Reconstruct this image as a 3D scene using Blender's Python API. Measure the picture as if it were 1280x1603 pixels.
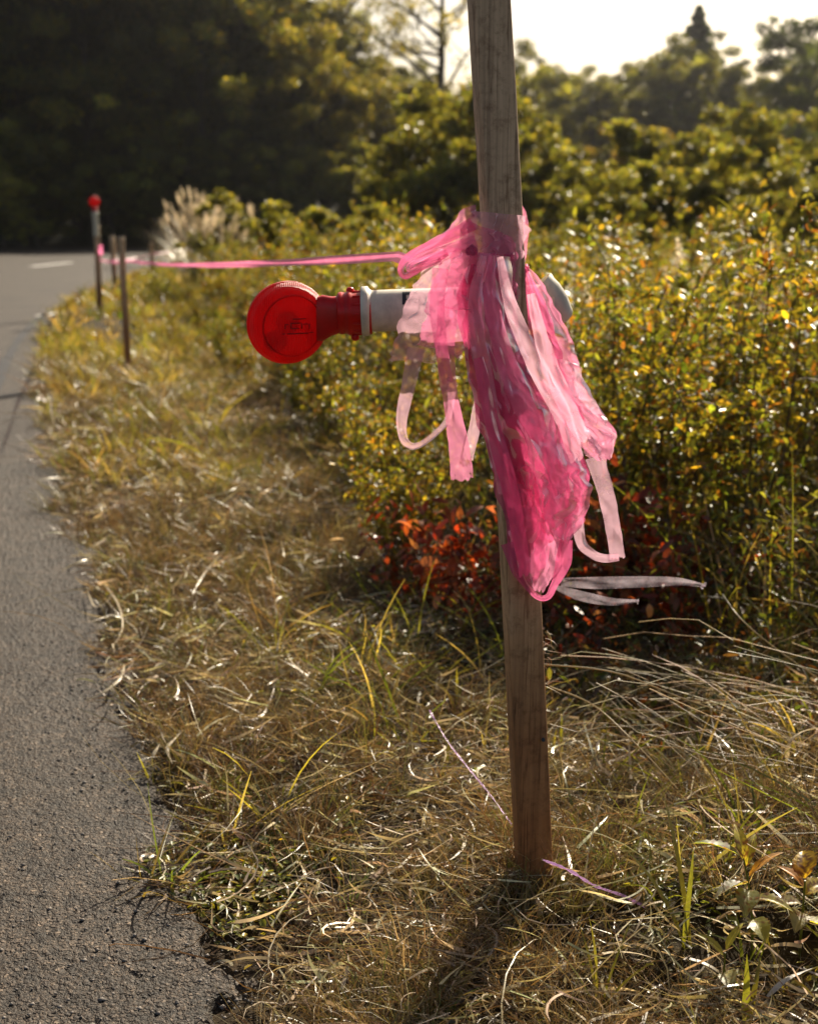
import bpy, math, random
import numpy as np
from mathutils import Vector, Matrix

for o in list(bpy.data.objects):
    bpy.data.objects.remove(o, do_unlink=True)
SC = bpy.context.scene
COL = SC.collection
R = math.radians

# ------------------------------------------------------------------ camera
F = 1987.0                       # focal length in pixels of the 1280 x 1603 photograph
PITCH = R(12.9)
CH = 1.0                         # camera height above the road
cam = bpy.data.cameras.new('camera'); cam_o = bpy.data.objects.new('camera', cam); COL.objects.link(cam_o)
cam_o.location = (0, 0, CH); cam_o.rotation_euler = (R(90) - PITCH, 0, 0)
cam.sensor_fit = 'VERTICAL'; cam.sensor_height = 121.0; cam.lens = 150.0
cam.clip_start = 0.05; cam.clip_end = 3000
cam.dof.use_dof = True; cam.dof.focus_distance = 1.72; cam.dof.aperture_fstop = 17.5
SC.camera = cam_o

# ------------------------------------------------------------------ sky, sun, exposure
HAZE = 0.00028
SUN_AZ, SUN_EL = 24.0, 34.0      # to the right of straight ahead, above the horizon
world = bpy.data.worlds.new('World'); SC.world = world; world.use_nodes = True
wn = world.node_tree.nodes; wl = world.node_tree.links; wn.clear()
wo = wn.new('ShaderNodeOutputWorld'); wb = wn.new('ShaderNodeBackground'); sky = wn.new('ShaderNodeTexSky')
sky.sky_type = 'NISHITA'; sky.sun_disc = False
sky.sun_elevation = R(SUN_EL); sky.sun_rotation = R(SUN_AZ)
sky.air_density = 1.0; sky.dust_density = 3.5; sky.ozone_density = 0.6
wb.inputs['Strength'].default_value = 0.050
tint = wn.new('ShaderNodeMix'); tint.data_type = 'RGBA'; tint.blend_type = 'MULTIPLY'; tint.inputs[0].default_value = 1; tint.inputs[7].default_value = (1.03, 1.0, .94, 1)   # warm film balance
wl.new(sky.outputs[0], tint.inputs[6]); wl.new(tint.outputs[2], wb.inputs['Color']); wl.new(wb.outputs[0], wo.inputs['Surface'])
sun = bpy.data.lights.new('sun', 'SUN'); sun.energy = 5.0; sun.angle = R(0.53); sun.color = (1.0, 0.88, 0.69)
sun_o = bpy.data.objects.new('sun', sun); COL.objects.link(sun_o)
sd = Vector((math.sin(R(SUN_AZ)) * math.cos(R(SUN_EL)), math.cos(R(SUN_AZ)) * math.cos(R(SUN_EL)), math.sin(R(SUN_EL))))
sun_o.rotation_euler = sd.to_track_quat('Z', 'Y').to_euler()
SC.view_settings.view_transform = 'Standard'
try: SC.view_settings.look = 'None'
except Exception: pass
SC.view_settings.gamma = 1.0; SC.view_settings.use_curve_mapping = False
SC.view_settings.exposure = 1.08
SC.cycles.max_bounces = 10; SC.cycles.transparent_max_bounces = 24
SC.cycles.transmission_bounces = 6; SC.cycles.diffuse_bounces = 4; SC.cycles.glossy_bounces = 3
SC.cycles.sample_clamp_indirect = 6.0
SC.cycles.use_denoising = True

# ------------------------------------------------------------------ helpers
def P(px, py, Y):
    """world point on the line of sight of pixel (px, py) at forward distance Y"""
    a = (px - 640.0) / F; b = (801.5 - py) / F
    dy = math.cos(PITCH) + b * math.sin(PITCH); dz = -math.sin(PITCH) + b * math.cos(PITCH)
    t = Y / dy
    return np.array([a * t, Y, CH + dz * t])
def G(px, py, z=0.0):
    a = (px - 640.0) / F; b = (801.5 - py) / F
    dy = math.cos(PITCH) + b * math.sin(PITCH); dz = -math.sin(PITCH) + b * math.cos(PITCH)
    t = (z - CH) / dz
    return np.array([a * t, dy * t, z])

_tab = np.random.RandomState(7).rand(256, 256)
def vnoise(x, y):
    x = np.asarray(x, float); y = np.asarray(y, float)
    xi = np.floor(x).astype(int); yi = np.floor(y).astype(int)
    fx = x - xi; fy = y - yi
    fx = fx * fx * (3 - 2 * fx); fy = fy * fy * (3 - 2 * fy)
    t = lambda i, j: _tab[i & 255, j & 255]
    return (t(xi, yi) * (1 - fx) + t(xi + 1, yi) * fx) * (1 - fy) + (t(xi, yi + 1) * (1 - fx) + t(xi + 1, yi + 1) * fx) * fy
def fbm(x, y, o=3):
    s = 0; a = .5; n = 0
    for k in range(o):
        s = s + a * vnoise(np.asarray(x) * 2 ** k + 17.3 * k, np.asarray(y) * 2 ** k + 5.1 * k); n += a; a *= .5
    return s / n

def new_mesh(name, V, FL, mat=None, col=None, smooth=False):
    """V (n,3); FL list of (m,k) face arrays; col (n,3)"""
    me = bpy.data.meshes.new(name)
    V = np.ascontiguousarray(V, dtype=np.float32)
    FL = [np.asarray(f, dtype=np.int32) for f in FL if len(f)]
    loops = np.concatenate([f.ravel() for f in FL]); tot = np.concatenate([np.full(len(f), f.shape[1], np.int32) for f in FL])
    st = np.zeros(len(tot), np.int32); st[1:] = np.cumsum(tot)[:-1]
    me.vertices.add(len(V)); me.vertices.foreach_set('co', V.ravel())
    me.loops.add(len(loops)); me.loops.foreach_set('vertex_index', loops)
    me.polygons.add(len(tot)); me.polygons.foreach_set('loop_start', st)
    try: me.polygons.foreach_set('loop_total', tot)
    except Exception: pass
    if smooth: me.polygons.foreach_set('use_smooth', np.ones(len(tot), bool))
    if col is not None:
        a = me.attributes.new('col', 'FLOAT_COLOR', 'POINT')
        c = np.ones((len(V), 4), np.float32); c[:, :3] = col; a.data.foreach_set('color', c.ravel())
    me.update(calc_edges=True)
    if mat: me.materials.append(mat)
    return me
class MB:
    """collects geometry, builds one mesh"""
    def __init__(s): s.V = []; s.C = []; s.F = {}; s.n = 0
    def add(s, V, F, C=(.5, .5, .5)):
        V = np.asarray(V, float).reshape(-1, 3); F = np.asarray(F)
        C = np.broadcast_to(np.asarray(C, float), V.shape) if np.asarray(C).ndim <= 1 else np.asarray(C)
        s.V.append(V); s.C.append(C); s.F.setdefault(F.shape[1], []).append(F + s.n); s.n += len(V); return s
    def mesh(s, name, mat, smooth=False):
        return new_mesh(name, np.concatenate(s.V), [np.concatenate(f) for f in s.F.values()], mat, np.concatenate(s.C), smooth)
    def build(s, name, mat, parent=None, smooth=False, **kw):
        return link(name, s.mesh(name, mat, smooth), parent, **kw)
def link(name, me, parent=None, label=None, cat=None, group=None, kind=None, loc=None):
    o = bpy.data.objects.new(name, me); COL.objects.link(o)
    if parent is not None: o.parent = parent
    if loc is not None: o.location = loc
    return tag(o, label, cat, group, kind)
def tag(o, label=None, cat=None, group=None, kind=None):
    if label: o['label'] = label
    if cat: o['category'] = cat
    if group: o['group'] = group
    if kind: o['kind'] = kind
    return o
def empty(name, loc=(0, 0, 0), rz=0.0, **kw):
    o = bpy.data.objects.new(name, None); COL.objects.link(o); o.location = loc; o.rotation_euler = (0, 0, rz)
    o.empty_display_size = .05
    return tag(o, **kw)
def copy_tree(o, parent=None):
    c = o.copy(); COL.objects.link(c)
    if parent is not None: c.parent = parent
    for ch in [x for x in KIDS.get(o.name, [])]: copy_tree(ch, c)
    return c
KIDS = {}
def reg(root, *parts): KIDS.setdefault(root.name, []).extend(parts)

def nrmz(v): return v / (np.linalg.norm(v, axis=-1, keepdims=True) + 1e-9)
def tube(mb, pts, rad, k=6, C=(.5, .5, .5), cap=True, sq=None):
    pts = np.asarray(pts, float); n = len(pts); rad = np.broadcast_to(np.asarray(rad, float), (n,))
    T = nrmz(np.gradient(pts, axis=0)); ref = np.array([0, 0, 1.0]) if abs(T[:, 2]).mean() < .8 else np.array([1.0, 0, 0])
    A = nrmz(np.cross(T, ref)); B = np.cross(T, A)
    th = np.arange(k) / k * 2 * math.pi
    V = pts[:, None] + rad[:, None, None] * (np.cos(th)[None, :, None] * A[:, None] + np.sin(th)[None, :, None] * B[:, None])
    i = np.arange(n - 1)[:, None] * k; j = np.arange(k)[None]; j2 = (j + 1) % k
    Fq = np.stack([i + j, i + j2, i + k + j2, i + k + j], -1).reshape(-1, 4)
    mb.add(V, Fq, C)
    if cap:
        for e, s in ((0, 1), (n - 1, -1)):
            c = np.concatenate([V[e], pts[e][None]]); jj = np.arange(k)
            f = np.stack([np.full(k, k), (jj + 1) % k, jj], -1) if s == 1 else np.stack([np.full(k, k), jj, (jj + 1) % k], -1)
            mb.add(c, f, C)
def lathe(mb, prof, origin, axis, k=40, C=(.5, .5, .5), up=(0, 0, 1)):
    """prof: list of (distance along axis, radius)"""
    axis = nrmz(np.asarray(axis, float)); A = nrmz(np.cross(axis, np.asarray(up, float))); B = np.cross(axis, A)
    prof = np.asarray(prof, float); th = np.arange(k) / k * 2 * math.pi
    V = np.asarray(origin)[None, None] + prof[:, 0][:, None, None] * axis + prof[:, 1][:, None, None] * (np.cos(th)[None, :, None] * A + np.sin(th)[None, :, None] * B)
    n = len(prof); i = np.arange(n - 1)[:, None] * k; j = np.arange(k)[None]; j2 = (j + 1) % k
    mb.add(V, np.stack([i + j, i + k + j, i + k + j2, i + j2], -1).reshape(-1, 4), C)
def box(mb, c, s, M=None, C=(.5, .5, .5), bev=0.0):
    """bevelled box centred at c with size s"""
    s = np.asarray(s, float) / 2
    b = min(bev, s.min() * .9)
    if b <= 0:
        V = np.array([[x, y, z] for x in (-1, 1) for y in (-1, 1) for z in (-1, 1)], float) * s
        Fq = np.array([[0, 1, 3, 2], [4, 6, 7, 5], [0, 4, 5, 1], [2, 3, 7, 6], [0, 2, 6, 4], [1, 5, 7, 3]])
    else:
        V = []; 
        for z, q in ((-s[2], b), (-s[2] + b, 0), (s[2] - b, 0), (s[2], b)):
            x, y = s[0] - q, s[1] - q; e = b * .7
            V += [[-x + e, -y, z], [x - e, -y, z], [x, -y + e, z], [x, y - e, z], [x - e, y, z], [-x + e, y, z], [-x, y - e, z], [-x, -y + e, z]]
        V = np.array(V); Fq = []
        for r in range(3):
            for j in range(8): Fq.append([r * 8 + j, r * 8 + (j + 1) % 8, r * 8 + 8 + (j + 1) % 8, r * 8 + 8 + j])
        Fq = np.array(Fq)
    if M is not None: Vw = V @ np.asarray(M).T
    else: Vw = V
    base = mb.n
    mb.add(Vw + np.asarray(c), Fq, C)
    if b > 0:
        mb.F.setdefault(8, []).append(np.array([[7, 6, 5, 4, 3, 2, 1, 0]]) + base)
        mb.F[8].append(np.array([[24, 25, 26, 27, 28, 29, 30, 31]]) + base)

def blades(mb, root, az, el, bend, L, W, col, K=4, twist=None, rng=None, curl=0.0, tipw=.12, wprof=None, colt=None):
    """curved strips. az heading, el start angle above ground, bend total change of el (rad), curl total change of az"""
    n = len(root); az = az + 0 * L; el = el + 0 * L; bend = bend + 0 * L; W = W + 0 * L; curl = curl + 0 * L
    p = root.astype(float).copy(); seg = L / K
    V = np.zeros((n, (K + 1), 2, 3))
    tw0 = np.zeros(n) if twist is None else twist
    for k in range(K + 1):
        t = k / K
        e = el - bend * t; a = az + curl * t
        d = np.stack([np.cos(e) * np.cos(a), np.cos(e) * np.sin(a), np.sin(e)], 1)
        side0 = np.stack([-np.sin(a), np.cos(a), 0 * a], 1); up0 = np.cross(d, side0)
        ph = tw0 * (0.4 + t)
        s = side0 * np.cos(ph)[:, None] + up0 * np.sin(ph)[:, None]
        w = (1 - t ** 2) * (1 - tipw) + tipw if wprof is None else np.interp(t, wprof[0], wprof[1])
        V[:, k, 0] = p - s * (W * w / 2)[:, None]; V[:, k, 1] = p + s * (W * w / 2)[:, None]
        p = p + d * seg[:, None]
    base = (np.arange(n) * (K + 1) * 2)[:, None]; k = np.arange(K)[None] * 2
    Fq = np.stack([base + k, base + k + 1, base + k + 3, base + k + 2], -1).reshape(-1, 4)
    C = np.repeat(col, (K + 1) * 2, axis=0) if colt is None else (col[:, None, None] * (1 - np.linspace(0, 1, K + 1))[None, :, None, None] + colt[:, None, None] * np.linspace(0, 1, K + 1)[None, :, None, None] + np.zeros((1, 1, 2, 1))).reshape(-1, 3)
    mb.add(V.reshape(-1, 3), Fq, C)
    return p
def leafset(mb, pos, axis, nrm, L, W, col, fold=.18, droop=.12):
    n = len(pos); axis = nrmz(axis); side = nrmz(np.cross(axis, nrm)); nrm = np.cross(side, axis)
    L = (L + np.zeros(n))[:, None]; W = (W + np.zeros(n))[:, None]
    up = nrm * fold * W
    V = np.stack([pos, pos + axis * .28 * L + side * .46 * W + up, pos + axis * .66 * L + side * .4 * W + up - nrm * droop * .4 * L,
                  pos + axis * L - nrm * droop * L, pos + axis * .66 * L - side * .4 * W + up - nrm * droop * .4 * L, pos + axis * .28 * L - side * .46 * W + up], 1)
    b = (np.arange(n) * 6)[:, None]
    Fq = np.concatenate([b + np.array([[0, 3, 2, 1]]), b + np.array([[0, 5, 4, 3]])])
    mb.add(V.reshape(-1, 3), Fq, np.repeat(col, 6, axis=0))
def rdir(rng, n):
    return nrmz(rng.normal(size=(n, 3)))
def pal(rng, n, cols, w, var=.25):
    cols = np.asarray(cols, float); i = rng.choice(len(cols), n, p=np.asarray(w, float) / sum(w))
    return cols[i] * np.exp(rng.normal(0, var, (n, 1))) * np.exp(rng.normal(0, var * .25, (n, 3)))

# ------------------------------------------------------------------ materials
def mat(name):
    m = bpy.data.materials.new(name); m.use_nodes = True; nt = m.node_tree; nt.nodes.clear()
    out = nt.nodes.new('ShaderNodeOutputMaterial'); return m, nt, out
def N(nt, t, **kw):
    n = nt.nodes.new(t)
    for k, v in kw.items():
        if k.startswith('i_'): n.inputs[k[2:].replace('_', ' ')].default_value = v
        else: setattr(n, k, v)
    return n
def ramp(nt, src, stops):
    r = nt.nodes.new('ShaderNodeValToRGB'); e = r.color_ramp.elements
    while len(e) < len(stops): e.new(.5)
    for q, (p, c) in zip(e, stops): q.position = p; q.color = (*c, 1)
    nt.links.new(src, r.inputs[0]); return r
def leaf_mat(name, trans=.5, rough=.38, tint=(1.7, 1.45, .45), spec=.5):
    m, nt, out = mat(name); L = nt.links.new
    a = N(nt, 'ShaderNodeAttribute', attribute_name='col')
    tc = N(nt, 'ShaderNodeNewGeometry'); nz = N(nt, 'ShaderNodeTexNoise', i_Scale=90.0, i_Detail=3.0); L(tc.outputs['Position'], nz.inputs['Vector'])
    mr = N(nt, 'ShaderNodeMapRange'); mr.inputs['To Min'].default_value = .65; mr.inputs['To Max'].default_value = 1.35; L(nz.outputs['Fac'], mr.inputs['Value'])
    mx = N(nt, 'ShaderNodeMix', data_type='RGBA', blend_type='MULTIPLY'); mx.inputs[0].default_value = 1
    L(a.outputs['Color'], mx.inputs[6]); L(mr.outputs[0], mx.inputs[7])
    p = N(nt, 'ShaderNodeBsdfPrincipled'); p.inputs['Roughness'].default_value = rough; p.inputs['Specular IOR Level'].default_value = spec
    L(mx.outputs[2], p.inputs['Base Color'])
    t = N(nt, 'ShaderNodeBsdfTranslucent'); m2 = N(nt, 'ShaderNodeMix', data_type='RGBA', blend_type='MULTIPLY'); m2.inputs[0].default_value = 1
    L(mx.outputs[2], m2.inputs[6]); m2.inputs[7].default_value = (*tint, 1); L(m2.outputs[2], t.inputs['Color'])
    s = N(nt, 'ShaderNodeMixShader'); s.inputs[0].default_value = trans
    L(p.outputs[0], s.inputs[1]); L(t.outputs[0], s.inputs[2]); L(s.outputs[0], out.inputs['Surface'])
    return m
M_LEAF = leaf_mat('leaf', .48, .36, (1.6, 1.42, .42), .42)
M_TREE = leaf_mat('tree_leaf', .50, .38, (2.1, 1.8, .5))
M_DRY = leaf_mat('dry_grass', .30, .36, (1.22, 1.06, .70), .5)
M_GRASS = leaf_mat('green_blade', .5, .36, (1.7, 1.5, .4))
M_BROAD = leaf_mat('broad_leaf', .55, .42, (2.2, 1.9, .5), .5)
M_STRAW = leaf_mat('straw', .34, .5, (1.3, 1.1, .7), .3)
M_RED = leaf_mat('russet_leaf', .45, .4, (1.7, 1.0, .6))
M_FLUFF = leaf_mat('seed_fluff', .55, .8, (1.2, 1.1, .9), .1)

def simple(name, c, rough=.6, var=.15, scale=60., bump=.0, spec=.4):
    m, nt, out = mat(name); L = nt.links.new
    tc = N(nt, 'ShaderNodeTexCoord'); nz = N(nt, 'ShaderNodeTexNoise', i_Scale=scale, i_Detail=5.0); L(tc.outputs['Object'], nz.inputs['Vector'])
    c = np.array(c); r = ramp(nt, nz.outputs['Fac'], [(.3, tuple(c * (1 - var))), (.7, tuple(np.minimum(c * (1 + var), 1)))])
    p = N(nt, 'ShaderNodeBsdfPrincipled'); p.inputs['Roughness'].default_value = rough; p.inputs['Specular IOR Level'].default_value = spec
    L(r.outputs[0], p.inputs['Base Color'])
    if bump:
        b = N(nt, 'ShaderNodeBump', i_Strength=bump, i_Distance=.002); L(nz.outputs['Fac'], b.inputs['Height']); L(b.outputs[0], p.inputs['Normal'])
    L(p.outputs[0], out.inputs['Surface']); return m
M_BARK = simple('bark', (.06, .045, .035), .9, .4, 12, .6)
M_STEM = simple('stem', (.10, .065, .03), .7, .4, 40)

def wood_mat(name, a, b, c):
    m, nt, out = mat(name); L = nt.links.new
    tc = N(nt, 'ShaderNodeTexCoord')
    mp = N(nt, 'ShaderNodeMapping'); mp.inputs['Scale'].default_value = (140, 140, 3.2); L(tc.outputs['Object'], mp.inputs['Vector'])
    nz = N(nt, 'ShaderNodeTexNoise', i_Scale=1.0, i_Detail=6.0, i_Roughness=.65); L(mp.outputs[0], nz.inputs['Vector'])
    mp2 = N(nt, 'ShaderNodeMapping'); mp2.inputs['Scale'].default_value = (38, 38, 1.1); L(tc.outputs['Object'], mp2.inputs['Vector'])
    wv = N(nt, 'ShaderNodeTexNoise', i_Scale=1.0, i_Detail=3.0, i_Distortion=.8); L(mp2.outputs[0], wv.inputs['Vector'])
    st = N(nt, 'ShaderNodeTexNoise', i_Scale=5.0, i_Detail=5.0); L(tc.outputs['Object'], st.inputs['Vector'])
    ad = N(nt, 'ShaderNodeMath', operation='ADD'); L(nz.outputs['Fac'], ad.inputs[0]); L(wv.outputs['Fac'], ad.inputs[1])
    hf = N(nt, 'ShaderNodeMath', operation='MULTIPLY'); hf.inputs[1].default_value = .5; L(ad.outputs[0], hf.inputs[0])
    r = ramp(nt, hf.outputs[0], [(.34, a), (.5, b), (.64, c)])
    # rain-washed grey towards the top, soil-stained brown plus painted-in shadow near the foot, with an uneven boundary
    sp = N(nt, 'ShaderNodeSeparateXYZ'); L(tc.outputs['Object'], sp.inputs[0])
    z = N(nt, 'ShaderNodeMath', operation='MULTIPLY_ADD'); z.inputs[1].default_value = 1.0; L(sp.outputs['Z'], z.inputs[0])
    zz = N(nt, 'ShaderNodeMath', operation='MULTIPLY_ADD'); zz.inputs[1].default_value = .5; zz.inputs[2].default_value = -.25; L(st.outputs['Fac'], zz.inputs[0]); L(zz.outputs[0], z.inputs[2])
    r2 = ramp(nt, z.outputs[0], [(.14, (.42, .24, .13)), (.42, (.70, .54, .40)), (.8, (1.0, .98, .95))])
    mx = N(nt, 'ShaderNodeMix', data_type='RGBA', blend_type='MULTIPLY'); mx.inputs[0].default_value = 1; L(r.outputs[0], mx.inputs[6]); L(r2.outputs[0], mx.inputs[7])
    p = N(nt, 'ShaderNodeBsdfPrincipled'); p.inputs['Roughness'].default_value = .62; L(mx.outputs[2], p.inputs['Base Color'])
    mp3 = N(nt, 'ShaderNodeMapping'); mp3.inputs['Scale'].default_value = (210, 210, 5.5); L(tc.outputs['Object'], mp3.inputs['Vector'])
    ck = N(nt, 'ShaderNodeTexNoise', i_Scale=1.0, i_Detail=4.0, i_Distortion=1.2); L(mp3.outputs[0], ck.inputs['Vector'])
    ckr = ramp(nt, ck.outputs['Fac'], [(.56, (1, 1, 1)), (.64, (.52, .45, .38))])
    sp2 = N(nt, 'ShaderNodeTexNoise', i_Scale=45.0, i_Detail=6.0, i_Roughness=.75); L(tc.outputs['Object'], sp2.inputs['Vector'])
    spr = ramp(nt, sp2.outputs['Fac'], [(.34, (.62, .56, .5)), (.5, (1, 1, 1)), (.72, (1.12, 1.1, 1.08))])
    for q_ in (ckr, spr):
        mm_ = N(nt, 'ShaderNodeMix', data_type='RGBA', blend_type='MULTIPLY'); mm_.inputs[0].default_value = 1; L(mx.outputs[2], mm_.inputs[6]); L(q_.outputs[0], mm_.inputs[7]); mx = mm_
    L(mx.outputs[2], p.inputs['Base Color'])
    b_ = N(nt, 'ShaderNodeBump', i_Strength=.55, i_Distance=.0015); L(hf.outputs[0], b_.inputs['Height']); L(b_.outputs[0], p.inputs['Normal'])
    L(p.outputs[0], out.inputs['Surface']); return m
M_WOOD = wood_mat('weathered_wood', (.34, .22, .13), (.60, .42, .26), (.78, .58, .39))

def film_mat(name, c, cov, tr=(1, .55, .7), rough=.28):
    """thin plastic film: part clear, part scattering, glossy"""
    m, nt, out = mat(name); L = nt.links.new
    tc = N(nt, 'ShaderNodeTexCoord'); nz = N(nt, 'ShaderNodeTexNoise', i_Scale=28.0, i_Detail=4.0, i_Distortion=.5); L(tc.outputs['Object'], nz.inputs['Vector'])
    d = N(nt, 'ShaderNodeBsdfDiffuse'); d.inputs[0].default_value = (*c, 1)
    t = N(nt, 'ShaderNodeBsdfTranslucent'); t.inputs[0].default_value = (*c, 1)
    s1 = N(nt, 'ShaderNodeMixShader'); s1.inputs[0].default_value = .72; L(d.outputs[0], s1.inputs[1]); L(t.outputs[0], s1.inputs[2])
    q = N(nt, 'ShaderNodeBsdfTransparent'); q.inputs[0].default_value = (*tr, 1)
    mr = N(nt, 'ShaderNodeMapRange'); mr.inputs['From Min'].default_value = .3; mr.inputs['From Max'].default_value = .7
    mr.inputs['To Min'].default_value = cov - .09; mr.inputs['To Max'].default_value = cov + .09; L(nz.outputs['Fac'], mr.inputs['Value'])
    s2 = N(nt, 'ShaderNodeMixShader'); L(mr.outputs[0], s2.inputs[0]); L(q.outputs[0], s2.inputs[1]); L(s1.outputs[0], s2.inputs[2])
    g = N(nt, 'ShaderNodeBsdfGlossy'); g.inputs['Roughness'].default_value = rough; g.inputs[0].default_value = (1, 1, 1, 1)
    fr = N(nt, 'ShaderNodeFresnel', i_IOR=1.42)
    bz = N(nt, 'ShaderNodeTexNoise', i_Scale=130.0, i_Detail=3.0); L(tc.outputs['Object'], bz.inputs['Vector'])
    bp = N(nt, 'ShaderNodeBump', i_Strength=.16, i_Distance=.002); L(bz.outputs['Fac'], bp.inputs['Height'])
    for n_ in (g, fr, d): L(bp.outputs[0], n_.inputs['Normal'])
    fm = N(nt, 'ShaderNodeMath', operation='MULTIPLY'); fm.inputs[1].default_value = .38; L(fr.outputs[0], fm.inputs[0]); s3 = N(nt, 'ShaderNodeMixShader'); L(fm.outputs[0], s3.inputs[0]); L(s2.outputs[0], s3.inputs[1]); L(g.outputs[0], s3.inputs[2])
    L(s3.outputs[0], out.inputs['Surface']); return m
M_PINK = film_mat('pink_film', (.80, .27, .45), .46, (1, .76, .87))
M_PINK2 = film_mat('pink_film_dense', (.70, .14, .31), .56, (1, .66, .80))
M_PALE = film_mat('pale_pink_film', (.88, .54, .66), .34, (1, .88, .93))
M_TAPE = film_mat('pink_tape', (.82, .22, .42), .8, (1, .6, .7), .3)
M_CLEAR = film_mat('clear_film', (.80, .68, .78), .20, (.97, .93, .97), .12)
M_LILAC = film_mat('lilac_film', (.62, .42, .66), .75, (.9, .8, .95), .2)

def lens_mat():
    m, nt, out = mat('red_lens'); L = nt.links.new
    tc = N(nt, 'ShaderNodeTexCoord')
    mp = N(nt, 'ShaderNodeMapping'); mp.inputs['Scale'].default_value = (1, 1, 1); L(tc.outputs['Object'], mp.inputs['Vector'])
    w1 = N(nt, 'ShaderNodeTexWave', i_Scale=210.0); w1.bands_direction = 'Z'; L(mp.outputs[0], w1.inputs['Vector'])
    w2 = N(nt, 'ShaderNodeTexWave', i_Scale=120.0); w2.bands_direction = 'X'; L(mp.outputs[0], w2.inputs['Vector'])
    ad = N(nt, 'ShaderNodeMath', operation='ADD'); L(w1.outputs['Fac'], ad.inputs[0]); L(w2.outputs['Fac'], ad.inputs[1])
    nz = N(nt, 'ShaderNodeTexNoise', i_Scale=30.0, i_Detail=5.0); L(tc.outputs['Object'], nz.inputs['Vector'])
    cr = ramp(nt, nz.outputs['Fac'], [(.3, (.50, .003, .003)), (.7, (.66, .007, .005))])
    bp = N(nt, 'ShaderNodeBump', i_Strength=.6, i_Distance=.0012); L(ad.outputs[0], bp.inputs['Height'])
    t = N(nt, 'ShaderNodeBsdfTranslucent'); L(cr.outputs[0], t.inputs[0]); L(bp.outputs[0], t.inputs['Normal'])
    q = N(nt, 'ShaderNodeBsdfTransparent'); q.inputs[0].default_value = (.85, .02, .015, 1)
    s = N(nt, 'ShaderNodeMixShader'); s.inputs[0].default_value = .3; L(t.outputs[0], s.inputs[1]); L(q.outputs[0], s.inputs[2])
    p = N(nt, 'ShaderNodeBsdfPrincipled'); du = N(nt, 'ShaderNodeTexNoise', i_Scale=75.0, i_Detail=8.0, i_Roughness=.8); L(tc.outputs['Object'], du.inputs['Vector']); dr = ramp(nt, du.outputs['Fac'], [(.52, (0, 0, 0)), (.72, (.55, .55, .55))]); dm = N(nt, 'ShaderNodeMix', data_type='RGBA'); L(dr.outputs[0], dm.inputs[0]); L(cr.outputs[0], dm.inputs[6]); dm.inputs[7].default_value = (.30, .10, .07, 1); rr_ = N(nt, 'ShaderNodeMapRange'); rr_.inputs['To Min'].default_value = .16; rr_.inputs['To Max'].default_value = .55; L(du.outputs['Fac'], rr_.inputs['Value']); L(rr_.outputs[0], p.inputs['Roughness']); L(dm.outputs[2], p.inputs['Base Color']); L(bp.outputs[0], p.inputs['Normal'])
    s2 = N(nt, 'ShaderNodeMixShader'); s2.inputs[0].default_value = .42; L(s.outputs[0], s2.inputs[1]); L(p.outputs[0], s2.inputs[2])
    L(s2.outputs[0], out.inputs['Surface']); return m
M_LENS = lens_mat()
M_REDP = simple('red_plastic', (.55, .006, .004), .30, .15, 40, .1, .35)
M_WHITEP = simple('grubby_white_plastic', (.62, .57, .46), .45, .30, 34, .2)
M_INK = simple('black_print', (.03, .03, .035), .6)
M_DINK = simple('dark_red_mark', (.20, .003, .004), .5)
M_WHITEPAINT = simple('road_paint', (.72, .70, .66), .8, .2, 30)
M_DARKLINE = simple('dark_road_line', (.030, .028, .028), .55, .3, 20)

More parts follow.
